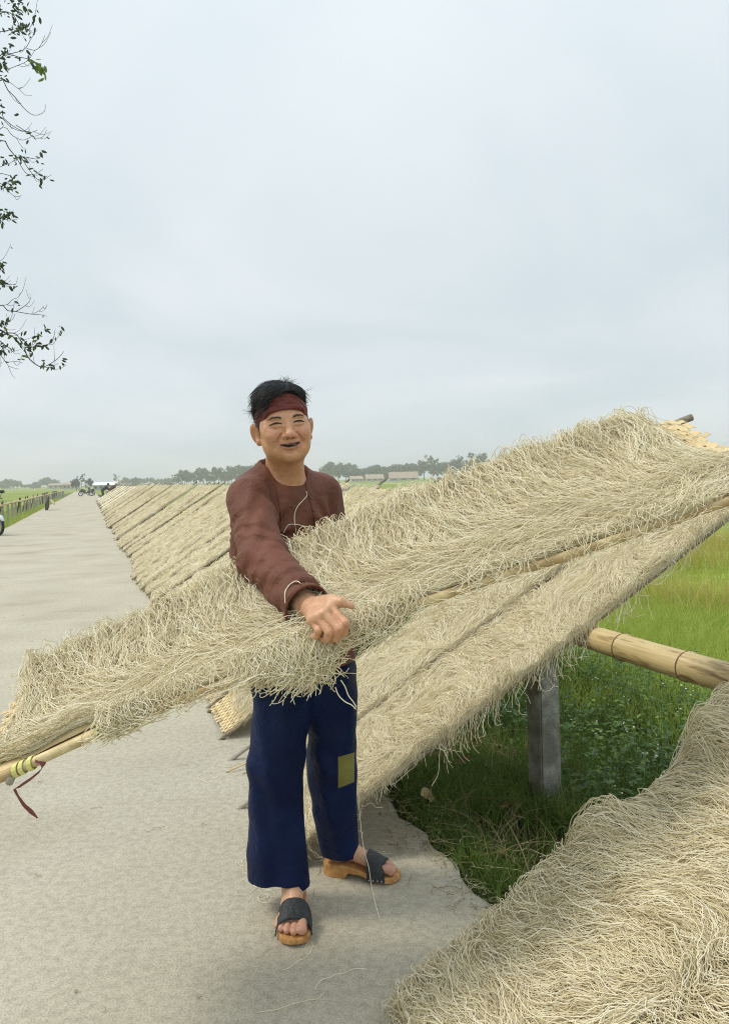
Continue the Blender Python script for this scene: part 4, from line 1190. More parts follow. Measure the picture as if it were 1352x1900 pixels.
V_teeth = patch(-.014, .016, lambda tt: -.0680 - .001 * math.sin(math.pi * tt), lambda tt: -.0648, 8, 2, .0004, 'teeth', M['tooth'], person)

# ------------------------------------------------------------------ hair and headband
Hf_ = Field((HEAD_O.x - .13, HEAD_O.y - .15, HEAD_O.z - .08), (HEAD_O.x + .13, HEAD_O.y + .16, HEAD_O.z + .17), .003)
Hf_.ell(TH, (-.002, .016, .036), (.083, .100, .094), 0)
Hf_.ell(TH, (-.012, -.022, .090), (.062, .060, .036), .02)
Hf_.ell(TH, (-.052, -.030, .072), (.034, .050, .040), .02)
Hf_.ell(TH, (.044, -.012, .082), (.030, .055, .026), .02)
# remove below the hairline: high at the forehead, low at the back
def hl(X, Y, Z):
    I = np.array(TH.inverted())
    x = I[0,0]*X + I[0,1]*Y + I[0,2]*Z + I[0,3]; y = I[1,0]*X + I[1,1]*Y + I[1,2]*Z + I[1,3]; z = I[2,0]*X + I[2,1]*Y + I[2,2]*Z + I[2,3]
    lim = np.interp(y, [-.10, -.055, -.03, .0, .03, .045, .09], [.096, .088, .074, .058, .042, .0, -.06])
    lim2 = lim - .026 * np.exp(-((x + .052) / .022) ** 2) * np.clip((-.002 - y) / .015, 0, 1) - .006 * np.clip(-x / .06, 0, 1)
    return (z - lim2) * .7
sl_, X_, Y_, Z_ = Hf_.block(Hf_.lo, Hf_.lo + Hf_.h * Hf_.n)
Hf_.D[sl_] = np.maximum(Hf_.D[sl_], -hl(X_, Y_, Z_).astype(np.float32))
for sx in (-1, 1): Hf_.ell(TH, (sx*.0735, -.020, -.008), (.006, .011, .022), 0)
Vh, Fh = Hf_.mesh()
hair = link('hair', mesh_np('hair', Vh, Fh, M['hair_base']), person)
# strands combed over to the man's right
g = np.random.default_rng(12); pick = g.choice(len(Fh), 2600); P0 = Vh[Fh[pick]].mean(1)
lz = (P0 @ Hi[:3, :3].T + Hi[:3, 3])[:, 2]; pick = pick[lz > .045]; P0 = P0[lz > .045]
a_ = Vh[Fh[pick][:, 1]] - Vh[Fh[pick][:, 0]]; b2 = Vh[Fh[pick][:, 2]] - Vh[Fh[pick][:, 0]]; Nn = np.cross(a_, b2); Nn /= np.linalg.norm(Nn, axis=1, keepdims=True) + 1e-9
Rm3 = np.array(TH.to_3x3()); lp = P0 @ Hi[:3, :3].T + Hi[:3, 3]
comb_ = np.where((lp[:, 0] < .018)[:, None], np.array([-.8, -.25, -.45]), np.array([.75, .1, -.5])); comb_ = comb_ @ Rm3.T
comb_ = comb_ + g.normal(0, .10, comb_.shape); comb_ -= (comb_ * Nn).sum(1, keepdims=True) * Nn
comb_ /= np.linalg.norm(comb_, axis=1, keepdims=True)
L_ = g.uniform(.035, .08, len(P0)) * np.where((np.abs(lp[:, 0]) > .048) | (lp[:, 0] > .03), .28, 1); K = 6; Xh = np.empty((len(P0), K, 3))
for k in range(K):
    u_ = k / (K - 1)
    Xh[:, k] = P0 + comb_ * (L_ * u_)[:, None] + Nn * (.001 + .003 * np.sin(u_ * 2.6) - .012 * u_ * u_ * (L_ / .05))[:, None]
    Xh[:, k, 2] -= .004 * u_ * u_
curves_obj('hair_strand', Xh, np.array([[.0006, .0006, .0005, .0005, .0004, .0001]] * len(P0)), M['hair'], hair)['kind'] = 'stuff'
# a few tufts standing at the parting
n_ = 90; X3 = np.empty((n_, 6, 3))
for i in range(n_):
    q = TH @ Vector((g.uniform(.000, .040), g.uniform(-.045, .03), .122 - .012 * g.random())); d_ = Vector((g.normal(.25, .5), g.normal(0, .3), 1)).normalized(); L1 = g.uniform(.012, .034); bnd = Vector((g.normal(-.3, .8), g.normal(0, .3), -.2))
    for k in range(6):
        u_ = k / 5; X3[i, k] = q + d_ * (L1 * u_) + bnd * (L1 * .6 * u_ * u_)
curves_obj('hair_tuft', X3, np.array([[.0006, .0006, .0005, .0004, .0003, .0001]] * n_), M['hair'], hair)['kind'] = 'stuff'

Bd = Field((HEAD_O.x - .12, HEAD_O.y - .14, HEAD_O.z - .06), (HEAD_O.x + .12, HEAD_O.y + .15, HEAD_O.z + .13), .0022)
Bd.ell(TH, (0, .012, .030), (.082, .1005, .093), 0)
Bd.cap(TH, (-.040, -.072, .03), (.040, -.072, .03), .018, .018, .02)
IH = np.array(TH.inverted())
def bandcut(X, Y, Z):
    x = IH[0,0]*X + IH[0,1]*Y + IH[0,2]*Z + IH[0,3]; y = IH[1,0]*X + IH[1,1]*Y + IH[1,2]*Z + IH[1,3]; z = IH[2,0]*X + IH[2,1]*Y + IH[2,2]*Z + IH[2,3]
    mid = .068 - .46 * (y + .085) - 1.2 * np.maximum(np.abs(x) - .03, 0) ** 1.5
    wid = .0275 + .004 * np.clip(-(y + .02) / .08, -1, 1)
    fold = .0012 * np.sin((z - mid) * 420 + x * 40) + .0010 * np.sin((z - mid) * 230 - x * 60)
    return np.abs(z - mid) - wid + fold * 0, fold
sl_, X_, Y_, Z_ = Bd.block(Bd.lo, Bd.lo + Bd.h * Bd.n)
bc, fo = bandcut(X_, Y_, Z_)
Bd.D[sl_] = np.maximum(Bd.D[sl_] + fo.astype(np.float32), bc.astype(np.float32))
Vd, Fd = Bd.mesh()
link('headband', mesh_np('headband', Vd, Fd, M['band']), person)

# ------------------------------------------------------------------ shirt
Sf = Field((-.52, 1.86, .74), (.14, 2.86, 1.46), .0042)
Sf.ell(TT, (0, 0, 1.16), (.176, .132, .24), 0)
Sf.ell(TT, (0, -.008, .99), (.170, .140, .24), .06)
Sf.ell(TT, (.034, -.004, .81), (.206, .172, .20), .05)
Sf.cap(TT, (-.126, .005, 1.302), (.130, .005, 1.305), .058, .060, .05)
Sf.cap(TT, (-.10, .01, 1.335), (0, .012, 1.392), .050, .060, .04)
Sf.cap(TT, (.10, .01, 1.335), (0, .012, 1.392), .050, .060, .04)
cuff = wr_r + (wr_r - el_r).normalized() * .012
Sf.cap(I4, sh_r, el_r, .067, .066, .035)
Sf.cap(I4, el_r, cuff + (wr_r - el_r).normalized() * .03, .066, .058, .03)
Sf.cap(I4, sh_l, el_l, .070, .062, .035); Sf.cap(I4, el_l, wr_l, .060, .052, .02)
# neckline and body opening
def fld(X, Y, Z, A, Bq, amp, freq, tw, ph, w=.10):
    A = np.array(A); ab = np.array(Bq) - A; L = np.linalg.norm(ab); ab = ab / L
    px, py, pz = X - A[0], Y - A[1], Z - A[2]
    s_ = px*ab[0] + py*ab[1] + pz*ab[2]
    rx, ry, rz = px - s_*ab[0], py - s_*ab[1], pz - s_*ab[2]
    r = np.sqrt(rx*rx + ry*ry + rz*rz)
    ang = np.arctan2(rz, rx)
    wgt = np.exp(-(np.maximum(r - w, 0) / .03) ** 2) * np.clip(s_ / .05 + .2, 0, 1) * np.clip((L + .08 - s_) / .05, 0, 1)
    return wgt * amp * (np.maximum(np.sin(s_ * freq + ang * tw + ph + 1.6 * np.sin(s_ * 17 + ang)), -.3) * (.55 + .45 * np.sin(ang * 2 + s_ * 21)) + .5 * np.sin(s_ * freq * .45 - ang * tw * 2.6 + ph * 2.3 + 1.3 * np.sin(ang * 2)))
Sf.apply(lambda X, Y, Z: fld(X, Y, Z, sh_r, el_r, .0052, 92, 1.3, .4), (-.5, 2.0, .95), (0, 2.5, 1.4), op='disp', pad=0)
Sf.apply(lambda X, Y, Z: fld(X, Y, Z, el_r, cuff, .0052, 105, -1.2, 1.4, .08), (-.5, 1.86, .95), (0, 2.35, 1.3), op='disp', pad=0)
def torso_fold(X, Y, Z):
    I = np.array(TT.inverted())
    x = I[0,0]*X + I[0,1]*Y + I[0,3]; y = I[1,0]*X + I[1,1]*Y + I[1,3]; z = Z
    d1 = np.sqrt((x + .13)**2 + (z - 1.19)**2); d2 = np.sqrt((x - .13)**2 + (z - 1.19)**2)
    a1 = np.arctan2(z - 1.19, x + .13); a2 = np.arctan2(z - 1.19, x - .13)
    f = .0085 * np.sin(a1 * 10 + .6 + 9 * d1) * np.exp(-(d1 - .07)**2 / .009) + .0075 * np.sin(a2 * 9 + 1) * np.exp(-(d2 - .06)**2 / .008)
    f = f + .0045 * np.sin(x * 60 + z * 14 + 2 * np.sin(z * 20)) * np.clip((1.12 - z) / .2, 0, 1)
    f = f - .004 * np.exp(-((x - .004) / .006) ** 2) * (y < 0) * (z < 1.33) * 0
    return f * (y < .06) * np.clip((x + .17) / .02, 0, 1) * np.exp(-np.maximum(np.sqrt((x/.18)**2 + (y/.15)**2) - 1.06, 0) * 30)
Sf.apply(torso_fold, (-.5, 2.2, .76), (.1, 2.8, 1.42), op='disp', pad=0)
# deep crease where the sleeve meets the chest
crA = at(521, 985, 2.30); crB = at(527, 930, 2.33)
Sf.cap(I4, crA, crB, .010, .003, .022, 'cut')
ncx = TH @ Vector((0, .012, -.07))
Sf.cap(I4, nk + Vector((.004, -.006, -.012)), nk + Vector((.004, -.006, .12)), .069, .082, .004, 'cut')
Sf.cap(I4, nk + Vector((.018, -.050, .012)), nk + Vector((.018, -.075, .06)), .042, .06, .012, 'cut')
vtx = at(571, 914, 2.345)
Sf.cap(I4, at(548, 880, 2.37), vtx, .019, .003, .004, 'cut')
Sf.half(I4, (-.26, 2.4, .760), (.06, -.02, -1))
cd = (wr_r - el_r).normalized()
Sf.half(I4, cuff, cd, 0, np.array(cuff) - .11, np.array(cuff) + .11)
Sf.cap(I4, el_r.lerp(cuff, .6), cuff + cd * .05, .048, .0520, .003, 'cut')     # hollow cuff
Sf.cap(I4, TORSO_O + Vector((0, 0, .70)), TORSO_O + Vector((0, 0, .83)), .12, .12, .01, 'cut')
Vs, Fs = Sf.mesh()
shirt = link('shirt', mesh_np('shirt', Vs, Fs, M['shirt']), person)
bvs = BVHTree.FromPolygons([tuple(v) for v in Vs], [tuple(int(i) for i in q) for q in Fs])
def drop_on(bv_, u, v, off=.0015):
    c = Vector((0, 0, CAM_H)); d = (at(u, v, 1.0) - c).normalized()
    h = bv_.ray_cast(c, d)
    return (h[0] + h[1] * off, h[1]) if h[0] is not None else (None, None)
def seam(pts_uv, rad, name, mat, parent, bv_=bvs, off=.001):
    P = []
    for i in range(len(pts_uv) - 1):
        for k in range(6):
            w_ = k / 6; u = pts_uv[i][0]*(1-w_) + pts_uv[i+1][0]*w_; v = pts_uv[i][1]*(1-w_) + pts_uv[i+1][1]*w_
            p, n = drop_on(bv_, u, v, off)
            if p is not None and (not P or (p - P[-1]).length < .03): P.append(p)
    if len(P) < 2: return None
    mb = MB(); mb.tube(P, rad, 6); return mb.build(name, mat, parent, True)
seam([(489, 861), (500, 872), (515, 883), (535, 893), (552, 899), (563, 906), (570, 915)], .0026, 'collar_trim', M['shirt'], shirt)
seam([(570, 915), (569, 905), (566, 893), (564, 880), (563, 870)], .0026, 'collar_trim', M['shirt'], shirt)
seam([(571, 916), (577, 935), (582, 955), (584, 975)], .0034, 'placket', M['shirt'], shirt)
seam([(505, 893), (514, 915), (519, 940), (521, 965), (522, 985)], .0016, 'armhole_seam', M['shirt'], shirt)
for uv in ((575, 925), (581, 948), (584, 970)):
    p, n = drop_on(bvs, *uv, .002)
    if p is not None:
        mb = MB(); mb.tube([p, p + n * .003], [.0055, .005], 12); mb.build('button', M['band'], shirt, True)
# turned cuff edge
ring = []
a0 = cd.cross(Vector((0, 0, 1))).normalized(); b0 = cd.cross(a0)
V = [tuple(cuff + cd * .001 + (a0 * math.cos(x) + b0 * math.sin(x)) * (.0578 + .0015 * math.sin(3 * x))) for x in np.linspace(0, 2 * math.pi, 37)]
mb = MB(); mb.tube(V, .0028, 6); mb.build('cuff_hem', M['shirt'], shirt, True)

# ------------------------------------------------------------------ trousers
Tf = Field((-.42, 2.28, .05), (.06, 2.84, .92), .0042)
Tf.ell(TT, (0, .0, .82), (.165, .135, .15), 0)
def leg(pts, k=.03):
    """pts: (u_left, u_right, v, depth) outline stations in the photograph, made round in depth"""
    P = []; Rr = []
    for ul, ur, v, d in pts:
        a = at(ul, v, d); c = at(ur, v, d); P.append((a + c) / 2); Rr.append((c - a).length / 2)
    for i in range(len(P) - 1): Tf.cap(I4, P[i], P[i+1], Rr[i], Rr[i+1], k if i == 0 else .012, flat=None)
    return P, Rr
LR, RR = leg([(468, 590, 1240, 2.46), (466, 573, 1340, 2.45), (463, 564, 1420, 2.44), (459, 553, 1500, 2.44), (460, 549, 1580, 2.445), (458, 548, 1665, 2.45)])
LL, RL = leg([(545, 664, 1250, 2.56), (566, 661, 1340, 2.57), (570, 660, 1420, 2.585), (581, 659, 1500, 2.60), (596, 658, 1565, 2.63), (601, 660, 1612, 2.645)])
def leg_fold(X, Y, Z):
    f = .0034 * np.sin(X * 78 + Z * 7 + 1.5 * np.sin(Z * 7 + X * 9)) + .0026 * np.sin(X * 37 - Z * 22 + Y * 25)
    f = f + .0042 * np.sin(Z * 52 + X * 30 + Y * 15 + np.sin(X * 40)) * np.exp(-((Z - .45) / .10) ** 2) + .004 * np.sin(Z * 45 - X * 45) * np.exp(-((Z - .72) / .08) ** 2)
    return f
Tf.apply(leg_fold, Tf.lo, Tf.lo + Tf.h * Tf.n, op='disp', pad=0)
fa = TFR @ Vector((0, .066, .05)); Tf.cap(I4, knee_r, fa, .056, .053, .03)
fa = TFL @ Vector((0, .050, .10)); Tf.cap(I4, knee_l, fa, .056, .050, .03)
Tf.half(I4, (0, 0, .772), (0, 0, 1))
hemR, hemL = at(503, 1648, 2.375), at(630, 1594, 2.60)
lo_b = lambda c: (np.array(c) - (.095, .14, .12), np.array(c) + (.0895, .14, .06))
x_split = LR[-1].x + RR[-1] + .022
mR = lambda X, Y, Z: np.where(X < x_split - .002, (hemR.z + .10 * (X - hemR.x) * .5) - Z, (hemL.z - .10 * (X - hemL.x)) - Z)
sl_, X_, Y_, Z_ = Tf.block(Tf.lo, Tf.lo + Tf.h * Tf.n)
Tf.D[sl_] = np.maximum(Tf.D[sl_], (mR(X_, Y_, Z_) + .003 * np.sin(Y_ * 40)).astype(np.float32))
Vt, Ft = Tf.mesh()
trous = link('trousers', mesh_np('trousers', Vt, Ft, M['navy']), person)
bvt = BVHTree.FromPolygons([tuple(v) for v in Vt], [tuple(int(i) for i in q) for q in Ft])
V = []; F = []
n_, m_ = 10, 12
for i in range(n_ + 1):
    for j in range(m_ + 1):
        tt, ss = i / n_, j / m_
        u = 627 + (658 - 627) * tt; v = (1404 - 9 * tt) + ((1462 - 12 * tt) - (1404 - 9 * tt)) * ss
        p, n = drop_on(bvt, min(u, 656.5), v, .0018)
        V.append(tuple(p) if p is not None else V[-1])
for i in range(n_):
    for j in range(m_): k = i*(m_+1)+j; F.append((k, k+1, k+m_+2, k+m_+1))
link('knee_patch', mesh_np('knee_patch', np.array(V), F, M['patch']), trous)

# ------------------------------------------------------------------ wooden clogs
def clog(T, label):
    root = tag(empty('clog', T.translation), label, 'clog', 'clogs worn by the man')
    stations = []
    for y in np.linspace(-.012, .255, 28):
        tt = (y + .012) / .267
        hw = np.interp(tt, [0, .04, .12, .3, .5, .68, .82, .93, 1], [.014, .026, .036, .036, .038, .049, .049, .038, .014])
        cx = np.interp(tt, [0, .4, .75, 1], [0, 0, .004, .010])
        zt = sole_top(y) - .001
        zb = np.interp(y, [-.012, 0, .070, .078, .13, .17, .24, .256], [.004, 0.001, 0.001, .019, .016, .002, .003, .010])
        stations.append((y, cx, hw, zb, zt))
    V = []; F = []
    for y, cx, hw, zb, zt in stations:
        for x, z in ((-hw, zb + .002), (-hw * .97, zb), (hw * .97, zb), (hw, zb + .002), (hw, zt - .003), (hw * .95, zt), (-hw * .95, zt), (-hw, zt - .003)):
            V.append(tuple(T @ Vector((cx + x, y, z))))
    for i in range(len(stations) - 1):
        for k in range(8): F.append((i*8+k, i*8+(k+1) % 8, (i+1)*8+(k+1) % 8, (i+1)*8+k))
    F.append(tuple(range(7, -1, -1))); F.append(tuple((len(stations)-1)*8 + k for k in range(8)))
    link('sole', mesh_np('sole', np.array(V), F, M['clog'], False), root)
    V = []; F = []; na, nb = 10, 22
    for i in range(na + 1):
        y = .150 + .060 * i / na
        hw = np.interp(y, [.12, .16, .2], [.051, .0545, .0550]); top = np.interp(y, [.15, .18, .212], [.090, .076, .056]) - .008
        for j in range(nb + 1):
            w_ = math.pi * j / nb
            x = .004 + hw * math.copysign(abs(math.cos(w_)) ** .75, math.cos(w_)); z = .008 + top * math.sin(w_) ** .85
            if j in (0, nb): z = .008
            yy = y - .006 * math.sin(w_)
            V.append((x, yy, z))
    Vv = [tuple(T @ Vector(v)) for v in V]
    Vi = [tuple(T @ (Vector(v) - Vector((v[0] - .004, 0, v[2] - .03)).normalized() * .003)) for v in V]
    nn = len(V); G = [(i*(nb+1)+j, i*(nb+1)+j+1, (i+1)*(nb+1)+j+1, (i+1)*(nb+1)+j) for i in range(na) for j in range(nb)]
    per = [j for j in range(nb + 1)] + [i*(nb+1)+nb for i in range(1, na + 1)] + [na*(nb+1)+j for j in range(nb - 1, -1, -1)] + [i*(nb+1) for i in range(na - 1, 0, -1)]
    Fq = G + [tuple(x + nn for x in reversed(q)) for q in G] + [(per[k], per[(k+1) % len(per)], per[(k+1) % len(per)] + nn, per[k] + nn) for k in range(len(per))]
    st = link('strap', mesh_np('strap', np.array(Vv + Vi), Fq, M['rubber']), root)
    for sx in (-1, 1):
        for y in (.157, .171, .186, .2):
            mb = MB(); c = T @ Vector((.004 + sx * .0545, y, .014)); ax_ = (T.to_3x3() @ Vector((sx, 0, 0)))
            mb.tube([c, c + ax_ * .002], [.0028, .0022], 8); mb.build('stud', M['stud'], st, True)
    return root
clog(TFR, 'wooden clog with black strap pointing at the camera, toes showing')
clog(TFL, 'wooden clog with black strap seen from the side, beside the grass')

# stray noodles hanging on his clothes
def stray(uvs, bv_, off, label, r=.0013, depth=None):
    P = []
    for i, (u, v) in enumerate(uvs):
        if depth is not None: P.append(at(u, v, depth[i] if isinstance(depth, (list, tuple)) else depth)); continue
        p, n = drop_on(bv_, u, v, off)
        if p is not None: P.append(p)
    if len(P) < 3: return
    X = np.array([[tuple(p) for p in P]]); 
    return tag(curves_obj('stray_noodle', X, r, M['noodle']), label, 'noodle', 'stray noodles on the man')
stray([(566, 912), (568, 920), (560, 930), (551, 940), (546, 955), (546, 972), (549, 990)], bvs, .004, 'single pale noodle hanging from the collar down the shirt front', .0012)
stray([(531, 1118), (531, 1100), (537, 1086), (548, 1080), (558, 1085), (565, 1098), (568, 1118), (572, 1136)], bvs, .004, 'single noodle looped over the brown cuff', .0012)
stray([(525, 986), (535, 976), (548, 974), (560, 976), (570, 984)], bvs, .005, 'short noodle curling sideways across the shirt', .0011)
stray([(622, 1275), (628, 1290), (640, 1302), (652, 1308), (660, 1316)], None, 0, 'pale noodle end dangling over the navy trousers', .0013, 1.80)
stray([(632, 1262), (640, 1274), (646, 1290), (655, 1302), (661, 1312)], None, 0, 'second noodle end trailing beside the navy trousers', .0013, 1.81)
stray([(664, 1440), (666, 1490), (670, 1540), (676, 1580), (684, 1610), (690, 1650), (700, 1690), (710, 1720)], None, 0, 'long thin noodle hanging past the black clog strap', .0011, [2.5, 2.5, 2.48, 2.46, 2.46, 2.44, 2.38, 2.345])
# ------------------------------------------------------------------ grass, weeds and litter on the verge
def blades(name, s_rng, r_rng, N, hmin, hmax, mat, seed, dens=None, K=5, rad=.0022, bend=.6, z_off=0.0, clump=None, near_pow=1.0):
    g = np.random.default_rng(seed)
    n0 = N * 3
    s = g.uniform(*s_rng, n0); r = r_rng[0] + (r_rng[1] - r_rng[0]) * g.random(n0) ** near_pow
    if dens is not None:
        keep = g.random(n0) < dens(s, r); s, r = s[keep], r[keep]
    s, r = s[:N], r[:N]; N = len(s)
    if clump:
        s = s + g.normal(0, clump, N) * 0
    P0 = np.stack([NV.x*s + UV.x*r, NV.y*s + UV.y*r, ground_z(s) - .01 + z_off], -1)
    H = g.uniform(hmin, hmax, N) * (.6 + .8 * fbm(s * 2.2, r * 2.2, seed, 2))
    az = g.uniform(0, 6.283, N); lean = g.normal(.12, .16, N); bd = np.abs(g.normal(bend, .35, N))
    d = np.stack([np.cos(az), np.sin(az), np.zeros(N)], -1)
    X = np.empty((N, K, 3)); R_ = np.empty((N, K))
    for k in range(K):
        u = k / (K - 1)
        X[:, k] = P0 + d * ((lean * u + bd * .55 * u * u) * H)[:, None]
        X[:, k, 2] += H * (u - .38 * bd * u ** 2.2)
        R_[:, k] = rad * (1 - .9 * u ** 1.6) * g.uniform(.7, 1.2)
    o = curves_obj(name, X, R_, mat); o['kind'] = 'stuff'
    return o
edge = lambda s, r: np.clip((s - (ROAD_R + .10 * (fbm(r * 2.3, r * 0, 11, 4) - .5)) + .02) / .10, 0, 1)
def patchy(sd, f=1.6, lo=.35, w=.25): return lambda s, r: edge(s, r) * np.clip((fbm(s * f, r * f, sd, 3) - lo) / w, 0, 1)
blades('grass', (1.08, 1.95), (1.4, 3.6), 9000, .05, .15, M['grass'], 11, patchy(1, 2.6, .30, .3), rad=.0023)
blades('grass', (1.04, 1.42), (1.6, 5.0), 5200, .03, .11, M['grass'], 12, patchy(2, 3.0, .30, .3), rad=.0020, bend=1.0)
blades('grass', (1.75, 3.6), (2.0, 7.5), 11000, .10, .28, M['grass'], 13, patchy(3, 1.3, .25, .3), rad=.0026)
blades('bright_grass', (3.0, 7.0), (1.5, 14), 32000, .14, .30, M['grass_bright'], 14, patchy(4, .7, .12, .3), rad=.0034, near_pow=1.3)
blades('rice_stubble', (6.0, 13.0), (-1, 26), 26000, .30, .58, M['stubble'], 15, patchy(5, .8, .34, .2), rad=.0050, bend=.3, near_pow=1.2)
blades('grass', (6.0, 13.0), (-1, 26), 15000, .10, .30, M['grass_bright'], 16, patchy(6, .6, .30, .3), rad=.0050, near_pow=1.2)
blades('bright_grass', (-4.6, -2.62), (10, 90), 14000, .10, .26, M['grass_bright'], 17, None, rad=.008, near_pow=1.5)
blades('dry_stalks', (1.25, 2.2), (1.6, 4.6), 700, .10, .28, M['dry'], 18, patchy(7, 2, .3, .3), rad=.0012, bend=1.4)

# low weeds with small white flowers
def weeds():
    g = np.random.default_rng(31)
    V = []; F = []; C = []; SP = []; FV = []; FF = []
    n = 0; tries = 0
    while n < 1700 and tries < 14000:
        tries += 1
        s = g.uniform(1.9, 4.0); r = g.uniform(1.9, 7.2)
        if g.random() > np.clip((fbm(np.array(s * 1.1), np.array(r * 1.1), 77, 2) - .30) / .2, 0, 1): continue
        n += 1
        base_ = np.array(sr(s, r, float(ground_z(s)) - .01)); h = g.uniform(.10, .36)
        az = g.uniform(0, 6.28); ln = g.uniform(.02, .35)
        tipv = base_ + np.array([math.cos(az) * ln * h, math.sin(az) * ln * h, h])
        SP.append([base_, base_ * .5 + tipv * .5 + np.array([0, 0, h * .06]), tipv])
        for k in range(int(g.integers(6, 13))):
            u = g.uniform(.15, 1); c = base_ + (tipv - base_) * u; a = g.uniform(0, 6.28); L_ = g.uniform(.022, .052) * (1.25 - .5 * u); tl = g.uniform(-.3, .6)
            d = np.array([math.cos(a), math.sin(a), tl]); d /= np.linalg.norm(d); sd_ = np.array([-math.sin(a), math.cos(a), g.normal(0, .25)]); up_ = np.cross(d, sd_)
            i = len(V); st = c + d * .006
            V += [st, st + d * L_ * .45 + sd_ * L_ * .32 + up_ * .002, st + d * L_ * .5 - up_ * L_ * .06, st + d * L_ * .45 - sd_ * L_ * .32 + up_ * .002, st + d * L_]
            F += [(i, i+1, i+2), (i, i+2, i+3), (i+1, i+4, i+2), (i+2, i+4, i+3)]
            cc = np.array([[.085, .17, .038], [.12, .23, .05], [.18, .29, .06], [.10, .19, .065]])[g.integers(0, 4)] * g.uniform(.8, 1.2)
            C += [cc] * 5
        if g.random() < .12:
            for k in range(int(g.integers(1, 4))):
                c = tipv + g.normal(0, .016, 3) + np.array([0, 0, .012]); rr = g.uniform(.0045, .0085); i = len(FV); nrm = np.array([g.normal(0, .35), g.normal(-.25, .35), 1]); nrm /= np.linalg.norm(nrm)
                t1 = np.cross(nrm, [0, 1, 0.1]); t1 /= np.linalg.norm(t1); t2 = np.cross(nrm, t1)
                FV.append(c + nrm * .002)
                for q in range(10):
                    w = 2 * math.pi * q / 10; r2 = rr if q % 2 == 0 else rr * .5
                    FV.append(c + t1 * math.cos(w) * r2 + t2 * math.sin(w) * r2)
                FF += [(i, i + 1 + q, i + 1 + (q + 1) % 10) for q in range(10)]
    return np.array(V), np.array(F), np.array(C), np.array(SP), np.array(FV), np.array(FF)
V, F, C, SP, FV, FF = weeds()
m, t, b, out = new_mat('weed_leaf')
ca = t.nodes.new('ShaderNodeVertexColor'); ca.layer_name = 'tint'; t.links.new(ca.outputs[0], b.inputs['Base Color']); b.inputs['Roughness'].default_value = .5
tr = t.nodes.new('ShaderNodeBsdfTranslucent'); t.links.new(ca.outputs[0], tr.inputs[0]); ms = t.nodes.new('ShaderNodeMixShader'); ms.inputs[0].default_value = .3
t.links.new(b.outputs[0], ms.inputs[1]); t.links.new(tr.outputs[0], ms.inputs[2]); t.links.new(ms.outputs[0], out.inputs[0])
M['leafv'] = m
M['petal'] = noise_mat('petal_white', (.72, .74, .66), (.82, .83, .78), 60, .6)
me = mesh_np('weed', V, F, M['leafv'], False); set_color(me, C)
wd = tag(link('weed_leaves', me), kind='stuff')
curves_obj('weed_stem', SP, np.tile(np.array([.0016, .0013, .0008]), (len(SP), 1)), M['grass'], wd)['kind'] = 'stuff'
tag(link('white_weed_flowers', mesh_np('flower', FV, FF, M['petal'], False)), kind='stuff')

# dead leaves and straw on the soil
M['dead'] = noise_mat('dead_leaf', (.16, .09, .04), (.34, .22, .11), 18, .8, .4, 60)
M['tan'] = noise_mat('tan_leaf', (.44, .33, .17), (.56, .45, .26), 18, .8, .3, 60)
def leaf_mesh(L, Wd_, curl, seed):
    g = np.random.default_rng(seed); V = []; F = []
    n = 8
    for i in range(n + 1):
        u = i / n; w = Wd_ * math.sin(math.pi * min(1, u * .93 + .05)) ** .8; z = curl * (u - .5) ** 2 * 4 + .004 * math.sin(u * 9)
        for j in (-1, -.5, 0, .5, 1): V.append((j * w, (u - .5) * L, z + abs(j) * w * .35 + .002 * g.normal()))
    for i in range(n):
        for j in range(4): k = i*5+j; F.append((k, k+1, k+6, k+5))
    return mesh_np('leaf', np.array(V), F, None, True)
g = np.random.default_rng(41); V = []; F = []
for k in range(150):
    s = g.uniform(1.3, 2.35); r = g.uniform(1.9, 4.3)
    if s < 1.45 and g.random() < .6: continue
    L_ = g.uniform(.025, .08); me = leaf_mesh(L_, L_ * g.uniform(.18, .34), g.uniform(.0, .018), k)
    R_ = Euler((g.normal(0, .35), g.normal(0, .35), g.uniform(0, 6.28))).to_matrix(); o_ = sr(s, r, float(ground_z(s)) + g.uniform(.015, .04)); i = len(V)
    V += [tuple(R_ @ v.co + o_) for v in me.vertices]; F += [tuple(i + x for x in p.vertices) for p in me.polygons]
    bpy.data.meshes.remove(me)
tag(link('leaf_litter', mesh_np('leaf_litter', np.array(V), F, M['dead'])), kind='stuff')
for (u, v, z, L_, wf, mt_, lb) in ((791, 1500, -.03, .075, .40, M['tan'], 'broad tan dead leaf lying in the dark grass by the road'),
                                  (858, 1432, -.05, .10, .22, M['dead'], 'curled pinkish dead leaf below the leaning mat'),
                                  (945, 1518, -.06, .11, .2, M['dead'], 'long brown dead leaf at the foot of the concrete post')):
    p = on_plane(u, v, (0, 0, z), Vector((0, 0, 1))); me = leaf_mesh(L_, L_ * wf, .012, 99); me.materials.append(mt_)
    o = tag(link('dead_leaf', me), lb, 'leaf'); o.location = p + Vector((0, 0, .05)); o.rotation_euler = (.5, .2, 1.2 + u)
